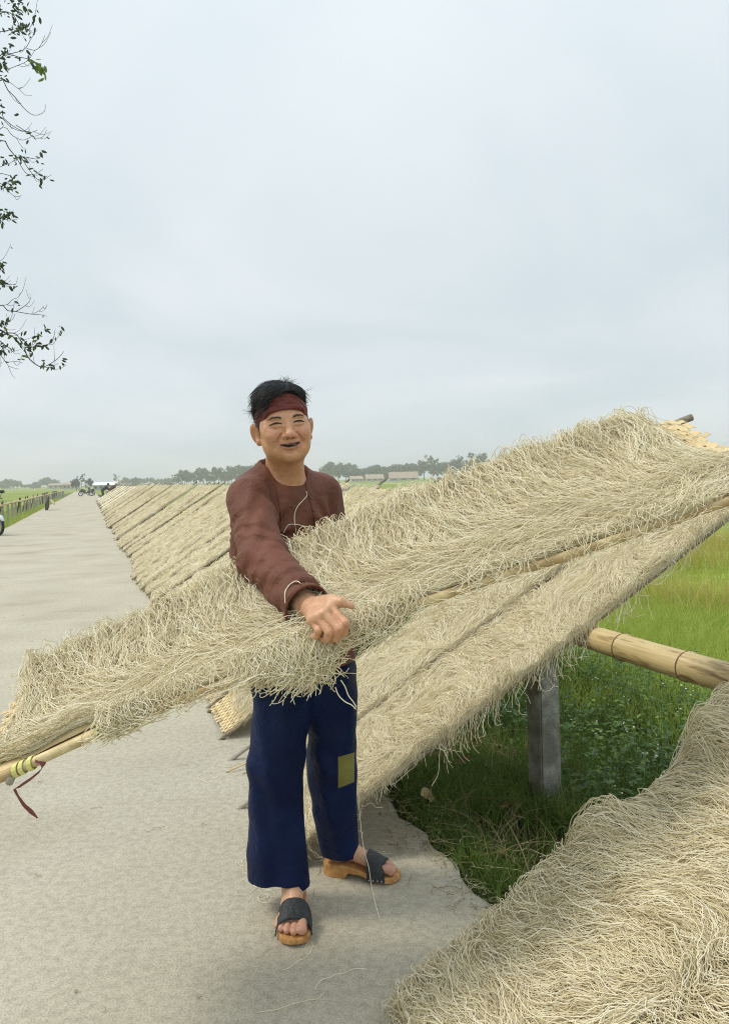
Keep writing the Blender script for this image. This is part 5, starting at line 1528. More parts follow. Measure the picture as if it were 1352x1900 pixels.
# noodles and bits of straw fallen on the road and the soil
g = np.random.default_rng(52)
def fallen(name, n, srange, rrange, mat, lmin, lmax, r, zf, seed, z0=.002):
    g = np.random.default_rng(seed); K = 9; X = np.empty((n, K, 3))
    for i in range(n):
        s, q = g.uniform(*srange), rrange[0] + (rrange[1] - rrange[0]) * g.random(); a = g.uniform(0, 6.28); L_ = g.uniform(lmin, lmax) / K; c = g.normal(0, .35)
        for k in range(K):
            X[i, k] = sr(s, q, zf(s) + z0 + abs(g.normal(0, .003))); s += L_ * math.cos(a); q += L_ * math.sin(a); a += c + g.normal(0, .25)
    return tag(curves_obj(name, X, r, mat), kind='stuff')
fallen('fallen_noodles', 90, (.45, 1.35), (1.8, 4.2), M['noodle'], .05, .22, .0009, lambda s: 0.0 if s < 1.2 else float(ground_z(s)) + .02, 53)
fallen('fallen_noodles', 60, (1.2, 2.2), (1.9, 4.6), M['noodle'], .08, .30, .0010, lambda s: float(ground_z(s)) + .04, 54)
def crumbs():
    g = np.random.default_rng(58); V = []; F = []
    for k in range(2600):
        s = ROAD_R + g.normal(.0, .045); r = 1.6 + 5 * g.random() ** 1.5; q = np.array(sr(s, r, (.002 if s < ROAD_R - .03 else -.01))); z = g.uniform(.001, .0035) * (1 + (g.random() < .04) * 1.5)
        i = len(V)
        for a in (0, 2.1, 4.2): V.append(q + np.array([math.cos(a + k) * z * 1.3, math.sin(a + k) * z * 1.3, 0]))
        V.append(q + np.array([g.normal(0, z * .4), g.normal(0, z * .4), z * 1.2])); F += [(i, i+1, i+3), (i+1, i+2, i+3), (i+2, i, i+3)]
    return np.array(V), np.array(F)
cv, cf = crumbs()
M['crumb'] = noise_mat('soil_crumb', (.16, .13, .085), (.40, .36, .27), 14, .95)
tag(link('soil_crumbs', mesh_np('soil_crumbs', cv, cf, M['crumb'], False)), kind='stuff')
fallen('straw_litter', 60, (-1.6, 1.2), (1.6, 9), M['dry'], .015, .09, .0008, lambda s: 0.0, 55)
fallen('straw_litter', 260, (0.98, 1.4), (1.8, 4.6), M['dry'], .02, .12, .0012, lambda s: 0.004, 56)

# ------------------------------------------------------------------ tree overhanging from the left
M['bark'] = noise_mat('bark', (.05, .045, .04), (.13, .12, .10), 12, .9, .8, 40)
M['twig'] = noise_mat('twig', (.035, .032, .03), (.075, .07, .062), 30, .9)
m, t, b, out = new_mat('tree_leaf')
oi = t.nodes.new('ShaderNodeVertexColor'); oi.layer_name = 'tint'; t.links.new(oi.outputs[0], b.inputs['Base Color']); b.inputs['Roughness'].default_value = .45
tr = t.nodes.new('ShaderNodeBsdfTranslucent'); t.links.new(oi.outputs[0], tr.inputs[0]); ms = t.nodes.new('ShaderNodeMixShader'); ms.inputs[0].default_value = .35
t.links.new(b.outputs[0], ms.inputs[1]); t.links.new(tr.outputs[0], ms.inputs[2]); t.links.new(ms.outputs[0], out.inputs[0])
M['tree_leaf'] = m
tb = sr(-3.9, 4.2, -.2)
tree = tag(empty('overhanging_tree', tb), 'thin leafed tree dangling bare curling twigs into the sky', 'tree')
g = np.random.default_rng(61); random.seed(61)
mb = MB(); tp = [tb + Vector((.25 * math.sin(i * .6) * .3, .1 * math.sin(i), i * .62)) for i in range(9)]
mb.tube(tp, [.16 - .012 * i for i in range(9)], 12); mb.build('trunk', M['bark'], tree, True)
twigs = []; leaves = []           # leaves: (pos, dir, size, tint)
def P5(u, v, d=None): return at(u, v, d)
def spline(ctrl, n):
    c = [Vector(x) for x in ctrl]; c = [c[0]*2 - c[1]] + c + [c[-1]*2 - c[-2]]; out_ = []
    m_ = len(c) - 3
    for k in range(n):
        x = k / (n - 1) * m_; i = min(int(x), m_ - 1); f = x - i
        a, b_, d, e = c[i:i+4]
        out_.append(.5 * ((2*b_) + (d - a)*f + (2*a - 5*b_ + 4*d - e)*f*f + (3*b_ - a - 3*d + e)*f**3))
    return out_
def twig(ctrl, r0, r1, n=14, leaf=0.0, size=.05, tintset=0, spread=1.0):
    pts = spline(ctrl, n); twigs.append((pts, [r0 + (r1 - r0) * k / (n - 1) for k in range(n)]))
    for k in range(2, n):
        if g.random() < leaf:
            for q in range(int(g.integers(1, 4))):
                dv = Vector((g.normal(0, .6), g.normal(0, .6), g.normal(-.45, .5))).normalized()
                leaves.append((pts[k] + Vector(g.normal(0, .012, 3)) * spread, dv, size * g.uniform(.6, 1.15), tintset))
    return pts
D0 = 4.7
scaf = []
for (u0, v0, r) in ((-60, 60, .012), (-50, 190, .012), (-60, 330, .013), (-50, 590, .014)):
    e = at(u0, v0, D0 + g.normal(0, .15)); ti = 8 if v0 < 300 else 6
    s0 = tp[ti]; mid = s0.lerp(e, .5) + Vector((0, 0, .45)); twig([s0, mid, e], .05, r, 16); scaf.append(e)
T_ = [  # hand placed twigs: photograph points, radius, leafiness
 ([(-60,60),(0,25),(25,28),(45,60),(62,40),(70,0)], .004, .5), ([(-60,60),(-10,60),(22,55),(40,50)], .004, .7), ([(-60,60),(0,22),(30,28),(36,5)], .003, .6),
 ([(-50,190),(0,104),(18,100),(45,92),(58,72),(66,60)], .004, .35), ([(50,90),(66,93),(76,84),(84,66)], .0025, .0), ([(-50,190),(0,108),(40,107),(62,113),(76,122)], .0045, .25),
 ([(10,130),(32,122),(52,112),(66,92)], .0025, .15), ([(-50,190),(0,148),(14,166),(30,182),(46,202),(64,214),(82,208),(85,194)], .0045, .0), ([(12,148),(22,155),(34,164),(42,163)], .002, .0),
 ([(-60,330),(0,212),(6,218),(22,232),(42,243),(60,245),(70,241)], .004, .1), ([(4,218),(20,235),(38,243),(55,244)], .003, .1), ([(30,232),(52,246),(66,256),(80,254),(87,241)], .003, .2), ([(-60,330),(0,239),(24,252),(42,260),(56,255),(62,250)], .003, .25),
 ([(-60,330),(0,262),(18,277),(32,292),(46,291),(70,295),(80,283)], .0055, .3), ([(40,291),(48,305),(60,322),(72,334),(84,332),(96,324)], .003, .4), ([(30,290),(42,312),(52,323),(66,323),(80,314)], .003, .3),
 ([(0,310),(20,302),(28,296)], .002, .5), ([(-40,330),(0,322),(24,330),(12,340),(6,356)], .003, .6), ([(-60,330),(0,340),(14,352),(24,362),(34,365),(41,362)], .003, .2),
 ([(-60,330),(0,395),(10,399),(24,397)], .003, .5), ([(2,404),(14,408),(32,407)], .002, .2), ([(-60,330),(-5,380),(0,395),(3,408)], .004, .8),
 ([(-50,590),(0,566),(14,576),(30,578),(46,581),(60,583),(76,584),(88,587)], .0045, .0), ([(30,578),(46,568),(56,558),(56,545)], .003, .0), ([(0,567),(14,565),(24,556),(34,552),(38,544)], .0025, .0), ([(60,583),(74,576),(82,567)], .002, .0),
 ([(-50,590),(0,612),(10,618),(26,626),(40,640),(46,648)], .0085, .3), ([(10,618),(28,619),(38,630),(40,638)], .005, .1), ([(46,645),(60,644),(80,642),(94,636),(100,626),(103,610)], .0045, .55), ([(46,648),(52,662),(64,674),(78,681),(92,676),(108,665),(119,652)], .0055, .1), ([(78,681),(94,682),(102,678),(108,674)], .0025, .2),
 ([(0,632),(12,642),(22,648),(22,655)], .004, .2), ([(-20,620),(0,655),(10,670),(18,680),(36,685)], .003, .1), ([(14,672),(30,671),(42,673)], .002, .0), ([(0,524),(16,528),(30,527)], .002, .35), ([(-50,590),(0,522),(4,530)], .004, .6), ([(12,600),(24,592),(28,583)], .002, .2), ([(-30,560),(-4,490),(3,496)], .003, .8),
 ([(-50,590),(0,600),(8,604),(14,612)], .004, .7), ([(54,660),(60,640),(62,630)], .002, .0), ([(0,640),(8,648),(8,672)], .003, .5)]
for pts, r, lf in T_:
    d0 = D0 + g.normal(0, .16); d1 = g.normal(0, .12)
    c = [at(u, v, d0 + d1 * i / len(pts)) for i, (u, v) in enumerate(pts)]
    tw = twig(c, r * .75, .0011, 18, lf * .5, .040)
    for q in range(2):
        i = int(g.integers(4, 16)); b0 = tw[i]; dv = (tw[i] - tw[i-1]).normalized() + Vector((g.normal(.1, .5), g.normal(0, .5), g.normal(0, .6)))
        dv.normalize(); L_ = g.uniform(.04, .12)
        twig([b0, b0 + dv * L_ * .5 + Vector((0, 0, -.01)), b0 + dv * L_ + Vector((0, 0, .02))], .0014, .0008, 6, lf * .4, .034)
def cluster(u, v, n, sx, sy, size, tint):
    for k in range(n):
        p = at(u + g.normal(0, sx), v + g.normal(0, sy), D0 + g.normal(0, .06)); dv = Vector((g.normal(.1, .7), g.normal(0, .5), g.normal(-.45, .6))).normalized()
        leaves.append((p, dv, size * g.uniform(.7, 1.15), tint))
for c in ((5,15,14,9,12), (30,6,16,12,6), (44,12,10,8,8), (36,22,7,5,5), (46,47,18,6,6), (30,56,7,5,5), (18,80,10,9,7), (6,108,16,6,6), (8,130,14,6,10), (5,142,9,5,5), (5,190,6,3,7), (4,212,5,4,4), (32,213,4,4,3), (6,298,6,6,8), (12,340,16,5,8), (26,338,6,5,5), (2,405,8,3,4), (6,392,5,3,4), (60,318,5,4,4), (80,331,5,3,3), (45,285,5,6,6), (8,606,10,5,5), (52,636,16,7,6), (68,640,14,6,5), (85,608,8,5,4), (110,612,8,5,8), (73,620,4,3,4), (40,660,6,3,5), (6,648,7,4,6), (112,672,7,3,6), (80,670,5,6,2), (2,526,4,2,4)):
    cluster(c[0], c[1], int(c[2] * .75), c[3], c[4], .036, 0)
# one bright fan of young leaves
fc = at(72, 118, D0)
for k in range(26):
    a = math.radians(-20 - 8.5 * k); ln = .028 + .022 * g.random(); p = at(72 + g.normal(0, 7), 126 + g.normal(0, 7), D0 + g.normal(0, .02))
    leaves.append((p, Vector((math.cos(a) * .9, g.normal(0, .3), math.sin(a) * .9 - .2)).normalized(), .046 * g.uniform(.8, 1.1), 1))
X_ = np.zeros((0,)); 
mbt = MB()
for pts, rr in twigs: mbt.tube(pts, rr, 5)
tag(mbt.build('branch', M['twig'], tree, True), kind='stuff')
V = []; F = []; C = []
for p, dv, L_, tint in leaves:
    dv = Vector(dv); sd_ = dv.cross(Vector((g.normal(0, .6), 1, g.normal(0, .6)))).normalized(); nm = dv.cross(sd_); i = len(V); w = L_ * .19
    V += [p, p + dv*L_*.3 + sd_*w - nm*.002, p + dv*L_*.7 + sd_*w*.9 - nm*.003, p + dv*L_ - nm*.005, p + dv*L_*.7 - sd_*w*.9 - nm*.003, p + dv*L_*.3 - sd_*w - nm*.002, p + dv*L_*.5 + nm*.003]
    F += [(i, i+1, i+6), (i+1, i+2, i+6), (i+2, i+3, i+6), (i+3, i+4, i+6), (i+4, i+5, i+6), (i+5, i, i+6)]
    cc = np.array([.028, .055, .018]) * g.uniform(.7, 1.5) if tint == 0 else np.array([.15, .26, .03]) * g.uniform(.7, 1.15)
    if tint == 0 and g.random() < .10: cc = np.array([.12, .20, .035])
    C += [cc] * 7
me = mesh_np('foliage', np.array([tuple(v) for v in V]), F, M['tree_leaf'], False); set_color(me, np.array(C))
tag(link('foliage', me, tree), kind='stuff')
# ------------------------------------------------------------------ rack along the far left verge
M['post_pale'] = noise_mat('post_pale', (.30, .28, .22), (.46, .43, .34), 8, .9)
M['post_dark'] = noise_mat('mat_back_dark', (.05, .042, .03), (.12, .10, .07), 8, .9)
pl_m = post_mesh(1.15, .095); pl_m.materials.clear(); pl_m.materials.append(M['post_pale'])
LS = -3.25
gg = random.Random(9)
r = 13.0; k = 0
while r < 118:
    o = link('concrete_post', pl_m); o.location = sr(LS + gg.uniform(-.03, .03), r, .62 - 1.15); o.rotation_euler = (gg.uniform(-.04, .04), gg.uniform(-.05, .05), .35)
    tag(o, 'pale post of the low rail along the far green verge', 'post', 'pale posts of the far rail')
    r += 2.3 + gg.uniform(-.3, .3); k += 1
r = 12.0
while r < 118:
    e = tag(empty('bamboo_pole'), 'pale rail pole lying on the low posts by the green field', 'bamboo pole', 'rail poles by the green field')
    e.matrix_basis = ruler_matrix(LS, r, .64 + gg.uniform(-.01, .02))
    bamboo_pole(0, 7.6, 0, 0, .05, e, 'culm', .9); r += 7.4
# empty mats stood against that rail
dm = MB(); dm.box((0, 0, .0), (.03, .52, 1.25)); 
for z in (-.4, 0, .4): dm.box((.02, 0, z), (.012, .54, .03))
for y in (-.25, .25): dm.box((.022, y, 0), (.014, .03, 1.34))
dmd = dm.data('mat_back', M['post_dark'])
r = 14.0
while r < 92:
    if gg.random() < .62:
        o = link('empty_mat', dmd); o.location = sr(LS - .16 + gg.uniform(-.05, .05), r, .18); o.rotation_euler = (gg.uniform(-.06, .06), gg.uniform(.12, .3), math.atan2(NV.y, NV.x) + gg.uniform(-.3, .3))
        tag(o, 'dark empty mat stood on end against the far rail', 'drying mat', 'empty mats stood against the far rail')
    r += gg.uniform(1.2, 3.2)
o = link('empty_mat', dmd); q = at(88, 945, 44); o.location = (q.x, q.y, .26); o.rotation_euler = (1.0, .3, .2); tag(o, 'dark empty mat tipped over at the edge of the road, away from the rail', 'drying mat')
mb = MB(); mb.tube([at(95, 928, 46), at(101, 935, 44)], .05, 6); tag(mb.build('bamboo_pole', M['bamboo']), 'short pale pole tipped against the dark mat at the road edge', 'bamboo pole')

# ------------------------------------------------------------------ scooters
M['black_rubber'] = noise_mat('tyre', (.012, .012, .012), (.03, .03, .03), 40, .8)
M['scoot_white'] = noise_mat('scooter_white', (.62, .70, .76), (.72, .78, .82), 4, .3)
M['scoot_dark'] = noise_mat('scooter_dark', (.03, .03, .035), (.07, .065, .065), 6, .35)
M['scoot_blue'] = noise_mat('scooter_blue', (.04, .08, .30), (.06, .11, .36), 6, .35)
M['chrome'] = noise_mat('chrome', (.4, .4, .42), (.5, .5, .52), 10, .25)
def scooter(T, label, body, group=None, shield=None):
    root = tag(empty('motor_scooter'), label, 'scooter', group); root.matrix_basis = T
    def torus(c, R_, r_, n=28, k=8):
        mb = MB(); pts = [Vector((c[0], c[1] + R_ * math.cos(w), c[2] + R_ * math.sin(w))) for w in np.linspace(0, 2 * math.pi, n + 1)]
        V = []; F = []
        for i, p in enumerate(pts):
            rad_ = (p - Vector(c)).normalized()
            for q in range(k):
                w = 2 * math.pi * q / k; V.append(p + rad_ * r_ * math.cos(w) + Vector((r_ * math.sin(w) * .85, 0, 0)))
        for i in range(n):
            for q in range(k): F.append((i*k+q, i*k+(q+1) % k, (i+1)*k+(q+1) % k, (i+1)*k+q))
        mb.add(V, F); return mb
    for y in (.62, -.62):
        w = torus((0, y, .28), .235, .045).build('wheel', M['black_rubber'], root, True, True)
        rm = torus((0, y, .28), .185, .014).build('rim', M['chrome'], w, True, True)
        hb = MB()
        for s_ in range(6):
            a = s_ * math.pi / 3; hb.tube([(0, y, .28), (0, y + .185 * math.cos(a), .28 + .185 * math.sin(a))], .012, 5)
        hb.build('spoke', M['chrome'], w, False, True)
    mb = MB(); mb.tube([(0, -.30, .42), (0, .05, .40), (0, .28, .46), (0, .38, .62)], [.09, .09, .08, .07], 10); mb.build('chassis', M['scoot_dark'], root, True, True)
    mb = MB(); mb.tube([(0, -.82, .66), (0, -.55, .66), (0, -.2, .58), (0, -.02, .50)], [.05, .13, .13, .08], 12, flat=.9); mb.build('rear_body', body, root, True, True)
    mb = MB(); mb.tube([(0, -.72, .80), (0, -.45, .81), (0, -.1, .74), (0, .05, .70)], [.06, .13, .12, .06], 12, flat=.4); mb.build('seat', M['black_rubber'], root, True, True)
    mb = MB(); mb.tube([(.0, .26, .34), (0, .33, .60), (0, .38, .88)], [.14, .21, .12], 12, flat=.35); mb.build('leg_shield', shield or body, root, True, True)
    mb = MB(); mb.tube([(0, .40, .80), (0, .44, .95), (0, .40, 1.02)], [.07, .12, .09], 12); mb.build('headlamp_cowl', body, root, True, True)
    mb = MB(); mb.tube([(0, .51, .93), (0, .545, .93)], [.065, .05], 12); mb.build('headlight', M['chrome'], root, True, True)
    mb = MB(); mb.tube([(-.33, .26, 1.03), (-.16, .36, 1.04), (.16, .36, 1.04), (.33, .26, 1.03)], .018, 8); mb.build('handlebar', M['scoot_dark'], root, True, True)
    for sx in (-1, 1):
        mb = MB(); mb.tube([(sx*.24, .30, 1.05), (sx*.30, .30, 1.20)], .008, 6); mb.box((sx*.32, .29, 1.23), (.13, .015, .085)); mb.build('mirror', M['scoot_dark'], root, False, True)
        mb = MB(); mb.tube([(sx*.07, .44, .78), (sx*.07, .62, .28)], .022, 8); mb.build('fork', M['chrome'], root, True, True)
    mb = MB(); V = []
    mb.tube([(0, .36, .52), (0, .52, .58), (0, .72, .55), (0, .86, .42)], [.05, .075, .075, .05], 10, flat=.35); mb.build('front_mudguard', body, root, True, True)
    mb = MB(); mb.tube([(.12, -.1, .25), (.13, -.5, .27), (.13, -.85, .33)], [.03, .045, .05], 8); mb.build('exhaust', M['chrome'], root, True, True)
    return root
def face_to(pos, d):
    y = Vector(d).normalized(); x = y.cross(Vector((0, 0, 1))); return Matrix(((x.x, y.x, 0, pos.x), (x.y, y.y, 0, pos.y), (0, 0, 1, pos.z), (0, 0, 0, 1)))
pw = on_plane(-1, 994, (0, 0, 0), Vector((0, 0, 1)))      # front wheel just enters the picture
dirv = (Vector((.80, -.60, 0))).normalized()
scooter(face_to(Vector((pw.x, pw.y, 0)) - dirv * .62, dirv), 'pale blue and white motor scooter cut off at the edge of the road', M['scoot_white'])
for i, (u, v, d, dv, bd) in enumerate(((160, 919, 96, (.9, .45, 0), M['scoot_dark']), (169, 918, 101, (-.8, .6, 0), M['scoot_dark']))):
    q = at(u, v, d); scooter(face_to(Vector((q.x, q.y, 0.004)), dv), ('dark scooter parked far down the road, first of the pair', 'dark scooter parked far down the road, behind the other one')[i], bd)

# ------------------------------------------------------------------ two workers bending over the far mats
M['dkgreen'] = noise_mat('worker_dark', (.02, .028, .024), (.04, .05, .042), 6, .8)
M['maroon'] = noise_mat('worker_maroon', (.11, .035, .03), (.16, .05, .045), 6, .8)
M['straw_hat'] = noise_mat('straw_hat', (.62, .58, .48), (.76, .72, .62), 12, .8)
M['skin_far'] = noise_mat('worker_skin', (.42, .25, .16), (.5, .3, .2), 8, .6)
def worker(T, label, top, low, hat):
    root = tag(empty('person'), label, 'person'); root.matrix_basis = T
    lo3, hi3 = (-.45, -.35, 0), (.45, 1.0, 1.6)
    h = .022
    f = Field(lo3, hi3, h)
    for sx in (-1, 1): f.cap(I4, (sx*.10, 0, .80), (sx*.12, .05, .46), .085, .065, .03); f.cap(I4, (sx*.12, .05, .46), (sx*.13, -.02, .10), .065, .05, .02)
    f.ell(I4, (0, .0, .84), (.16, .13, .13), .04); V, F_ = f.mesh(); tr_ = link('trousers', mesh_np('trousers', V, F_, low), root, True)
    f = Field(lo3, hi3, h)
    f.cap(I4, (0, .02, .88), (0, .36, 1.16), .145, .15, .0); f.cap(I4, (-.15, .38, 1.19), (.15, .38, 1.19), .075, .075, .05)
    for sx in (-1, 1): f.cap(I4, (sx*.19, .38, 1.17), (sx*.22, .50, .96), .058, .05, .03); f.cap(I4, (sx*.22, .50, .96), (sx*.16, .70, .86), .05, .04, .02)
    V, F_ = f.mesh(); link('shirt', mesh_np('shirt', V, F_, top), root, True)
    f = Field(lo3, hi3, .018)
    f.cap(I4, (0, .40, 1.20), (0, .50, 1.30), .055, .055, .0); f.ell(I4, (0, .54, 1.36), (.08, .10, .115), .02); f.ell(I4, (0, .64, 1.34), (.018, .025, .02), .01)
    for sx in (-1, 1):
        f.cap(I4, (sx*.16, .68, .87), (sx*.14, .80, .83), .036, .036, .02); f.cap(I4, (sx*.13, -.02, .14), (sx*.13, -.02, .05), .042, .04, .02); f.cap(I4, (sx*.13, -.04, .035), (sx*.14, .15, .03), .034, .03, .02)
        for q in range(3): f.cap(I4, (sx*(.12 + .03*q), .80, .83), (sx*(.12 + .03*q), .88, .80), .014, .012, .008)
    V, F_ = f.mesh(); link('body', mesh_np('body', V, F_, M['skin_far']), root, True)
    if hat:
        V = []; F_ = []; n = 28
        R_ = Matrix.Rotation(-.45, 3, 'X')
        for rr, z in ((.002, .20), (.07, .155), (.15, .095), (.235, .02), (.23, .012)):
            for k in range(n): w = 2 * math.pi * k / n; V.append(R_ @ Vector((rr * math.cos(w), rr * math.sin(w), z)) + Vector((0, .56, 1.40)))
        for i in range(4):
            for k in range(n): F_.append((i*n+k, i*n+(k+1) % n, (i+1)*n+(k+1) % n, (i+1)*n+k))
        link('conical_hat', mesh_np('conical_hat', np.array([tuple(v) for v in V]), F_, M['straw_hat']), root, True)
    else:
        f = Field((-.2, .35, 1.2), (.2, .75, 1.6), .016); f.ell(I4, (0, .525, 1.385), (.092, .105, .115), 0); f.half(I4, (0, .60, 1.33), (0, .7, -.7)); V, F_ = f.mesh(); link('hair', mesh_np('hair', V, F_, M['hair_base']), root, True)
    return root
q = at(191, 928, 70); worker(face_to(Vector((q.x, q.y, 0)), (.75, .5, 0)), 'far worker in dark clothes bending beside the mats, bareheaded', M['dkgreen'], M['dkgreen'], False)
q = at(205, 925, 71); worker(face_to(Vector((q.x, q.y, 0.0)), (.9, .2, 0)), 'far worker in a pale conical hat bending over the mats', M['maroon'], M['dkgreen'], True)

# ------------------------------------------------------------------ far shed, water, trees and village roofs
FZ = -.26
M['tin'] = noise_mat('tin_roof', (.74, .77, .80), (.84, .86, .88), .6, .5)
M['shed_wall'] = noise_mat('shed_wall', (.30, .33, .36), (.42, .45, .48), .8, .9)
M['thatch'] = noise_mat('thatch', (.34, .26, .20), (.46, .37, .29), 1.2, .95)
M['mud_wall'] = noise_mat('village_wall', (.36, .33, .30), (.48, .45, .41), .8, .9)
def house(c, L, D, hw, hr, wall, roof, name, label, cat='building', group=None, wins=4, rot=0.0, over=.4):
    e = tag(empty(name, c, rot), label, cat, group)
    mb = MB(); mb.box((0, 0, hw / 2), (L, D, hw)); mb.add([(-L/2, -D/2, hw), (-L/2, D/2, hw), (-L/2, 0, hw + hr), (L/2, -D/2, hw), (L/2, D/2, hw), (L/2, 0, hw + hr)], [(0, 1, 2), (3, 5, 4)])
    mb.build('wall', wall, e, False, True)
    o_ = over; mb = MB(); z0 = hw - hr * o_ / (D / 2)
    for s_ in (-1, 1):
        a = [(-L/2 - o_, s_*(D/2 + o_), z0), (L/2 + o_, s_*(D/2 + o_), z0), (L/2 + o_, 0, hw + hr + .03), (-L/2 - o_, 0, hw + hr + .03)]
        mb.add(a + [(x, y, z + .12) for x, y, z in a], [(0, 1, 2, 3), (7, 6, 5, 4), (0, 4, 5, 1), (1, 5, 6, 2), (2, 6, 7, 3), (3, 7, 4, 0)])
    mb.build('roof', roof, e, False, True)
    for k in range(wins):
        x = -L/2 + L * (k + .5) / wins
        fm = MB(); fm.box((x, -D/2 - .02, hw * .55), (L / wins * .5, .05, hw * .42)); fo_ = fm.build('window' if k != wins // 2 else 'door', M['scoot_dark'], e, False, True)
    return e
q = at(198, 903, 235); house(Vector((q.x, q.y, FZ)), 6.4, 5.0, 1.55, .72, M['shed_wall'], M['tin'], 'shed', 'long low shed with a white tin roof far down the road', wins=4)
for i, (u, d, L, hr, lb) in enumerate(((748, 420, 15, 3.0, 'broad thatched roof among the hazy far trees'), (694, 415, 9, 2.0, 'smaller thatched roof in the hazy village beyond the water'), (660, 410, 6, 1.3, 'tiny pale hut at the edge of the hazy village'))):
    q = at(u, 888, d); house(Vector((q.x, q.y, FZ)), L, 7, 1.6, hr, M['mud_wall'], M['thatch'], 'thatched_house', lb, 'house', wins=3, rot=.1 * i)
for i, (u, d) in enumerate(((108, 420), (133, 330))):
    q = at(u, 905, d); house(Vector((q.x, q.y, FZ)), 8 - 3 * i, 6, 2.0, .8, M['mud_wall'], M['thatch'], 'house', ('pale house in front of the hazy trees beyond the field rail', 'small pale hut near the roadside trees in the distance')[i], 'house', wins=3)
M['water'] = noise_mat('water', (.55, .60, .62), (.62, .66, .68), .05, .12, spec=.5)
wv = [(-16, 205), (10, 214), (46, 206), (62, 212), (64, 226), (40, 232), (4, 236), (-18, 224)]
wv = [(x * 1.2, y) for x, y in wv]
tag(link('water', mesh_np('water', np.array([(x, y, FZ + .012) for x, y in wv]), [tuple(range(len(wv)))], M['water'], False)), kind='structure')

def far_crown(seed, w, h, shape, n):
    g = np.random.default_rng(seed); V = []; F = []; C = []
    nc = 16 if shape != 'tall' else 12
    cl = []
    for k in range(nc):
        if shape == 'round': a = g.uniform(0, 6.28); rr = g.uniform(0, .38) * w; z = g.uniform(.30, .9) * h; cl.append((rr * math.cos(a), rr * math.sin(a), z, g.uniform(.12, .2) * w))
        elif shape == 'tall': a = g.uniform(0, 6.28); z = g.uniform(.22, .95); rr = .22 * w * (1 - .6 * abs(z - .5)); cl.append((rr * math.cos(a), rr * math.sin(a), z * h, g.uniform(.12, .2) * w))
        else: a = g.uniform(0, 6.28); rr = g.uniform(0, .42) * w; z = g.uniform(.45, .95) * h; cl.append((rr * math.cos(a), rr * math.sin(a), z, g.uniform(.08, .15) * w))
    for k in range(n):
        c = cl[g.integers(0, nc)]; d = g.normal(0, 1, 3); d /= np.linalg.norm(d); p = np.array(c[:3]) + d * c[3] * g.uniform(.5, 1.05); a = g.normal(0, 1, 3); a /= np.linalg.norm(a); b_ = np.cross(a, d); b_ /= np.linalg.norm(b_) + 1e-9
        L_ = w * g.uniform(.035, .065); i = len(V); V += [p - a*L_, p + b_*L_*.7, p + a*L_, p - b_*L_*.7]; F.append((i, i+1, i+2, i+3))
        cc = np.array([.05, .085, .03]) * g.uniform(.6, 1.4); C += [cc] * 4
    me = mesh_np('crown', np.array(V), np.array(F), M['leafv'], False); set_color(me, np.array(C)); return me
crowns = [far_crown(1, 7, 8.5, 'round', 900), far_crown(2, 8, 7, 'round', 900), far_crown(3, 4, 9.5, 'tall', 700), far_crown(4, 4.5, 9, 'tall', 700), far_crown(5, 6.5, 11, 'loose', 420), far_crown(6, 9, 6, 'round', 900)]
trm = MB(); trm.tube([(0, 0, 0), (.1, 0, 2.2), (0, .1, 4.6)], [.22, .17, .09], 7)
for k in range(4): a = k * 1.6; trm.tube([(0, .1, 3 + .3 * k), (1.0 * math.cos(a), 1.0 * math.sin(a), 5 + .4 * k)], [.09, .03], 5)
trm = trm.data('trunk', M['bark'], True)
gt = random.Random(17)
def far_tree(u, vb, vt, d, kind, label, group, ws=1.0, crown=None):
    q = at(u, vb, d); top = at(u, vt, d).z; hgt = max(1.5, top - FZ); nat = (8.5, 7, 9.5, 9, 11, 6)[kind]; sc = hgt / nat
    e = tag(empty('tree', (q.x, q.y, FZ), gt.uniform(0, 6.28)), label, 'tree', group); e.scale = (sc * ws, sc * ws, sc)
    for nm, dd in (('trunk', trm), ('crown', crown or crowns[kind])):
        c = bpy.data.objects.new(nm, dd); COL.objects.link(c); c.parent = e
    return e
hz = lambda u: 888 - .0236 * (u - 676)          # where the horizon lies in the photograph
LR_ = 'hazy tree in the straight plantation row beyond the mats'; GR_ = 'plantation row beyond the mats'
for u in np.arange(322, 482, 5.2):
    hh = 24 + 6 * min(1, max(0, (u - 335) / 60)) + gt.uniform(-3, 3)
    far_tree(u + gt.uniform(-1.5, 1.5), hz(u), hz(u) - hh, 430 + gt.uniform(-10, 14), gt.choice((2, 3, 2, 3, 0)), LR_, GR_, 1.1)
for u in list(range(226, 322, 8)):
    far_tree(u, hz(u), hz(u) - gt.uniform(7, 14), 560, gt.choice((0, 1, 5)), 'low hazy tree beyond the tin roofed shed', 'low trees beyond the shed')
far_tree(216, 899, 878, 380, 4, 'tall thin feathery tree rising behind the tin roofed shed', None, .8)
far_tree(252, 898, 884, 460, 0, 'rounded hazy tree standing between the shed and the plantation', None)
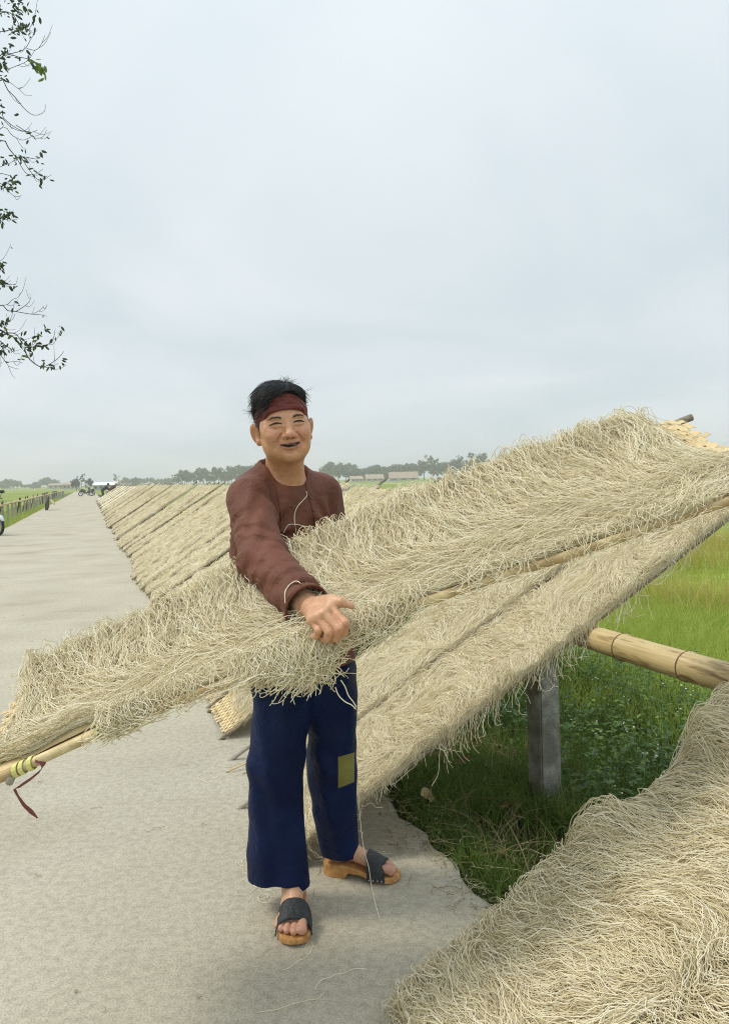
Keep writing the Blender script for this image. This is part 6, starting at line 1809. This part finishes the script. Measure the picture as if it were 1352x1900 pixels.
for (u, vt, d, kd, lb) in ((142, 888, 235, 1, 'small yellow green tree at the far end of the road'), (152, 878, 260, 4, 'tall wispy tree between the two green trees at the road end'), (166, 886, 225, 0, 'rounded green tree beside the white roofed shed')):
    far_tree(u, hz(u), vt, d, kd, lb, None, .9)
for u in range(-30, 132, 7):
    hh = 9 + 6 * math.sin(u * .09) + gt.uniform(-3, 3)
    if 38 < u < 52: hh *= .5
    far_tree(u, hz(u), hz(u) - max(4, hh), 520 + gt.uniform(-20, 30), gt.choice((0, 1, 5)), 'hazy low tree beyond the green field and its rail', 'hazy trees beyond the field rail', 1.15)
for (u, hh, kd) in ((607, 30, 0), (616, 36, 0), (628, 28, 1), (642, 32, 0), (652, 27, 1), (664, 20, 5), (676, 18, 5), (690, 24, 1), (702, 26, 0), (714, 20, 5), (726, 22, 1), (738, 24, 1), (752, 24, 5), (764, 26, 0), (776, 28, 0), (786, 34, 0), (802, 44, 4), (800, 30, 0), (812, 26, 1), (824, 30, 0), (836, 30, 1), (846, 34, 0), (856, 40, 4), (866, 28, 1), (878, 32, 0), (890, 46, 0), (902, 30, 1), (916, 26, 5), (930, 30, 0), (946, 26, 1), (960, 30, 0)):
    far_tree(u, hz(u), hz(u) - hh + gt.uniform(-2, 2), 440 + gt.uniform(-8, 25), kd, 'hazy tree among the far village beyond the water', 'trees round the far village', 1.1)
for u in range(980, 1380, 15):
    far_tree(u, hz(u), hz(u) - gt.uniform(16, 30), 470, gt.choice((0, 1)), 'hazy tree among the far village beyond the water', 'trees round the far village')

# ------------------------------------------------------------------ hazy air
hb = MB(); hb.box((0, 290, 8.35), (1300, 700, 19.3))
hm, t, b, out = new_mat('haze_air'); t.nodes.remove(b)
pv = t.nodes.new('ShaderNodeVolumePrincipled'); pv.inputs['Density'].default_value = 0.0012; pv.inputs['Color'].default_value = (.97, .955, 1.0, 1); pv.inputs['Anisotropy'].default_value = 0.7
t.links.new(pv.outputs[0], out.inputs['Volume'])
tag(hb.build('haze', hm), kind='stuff')
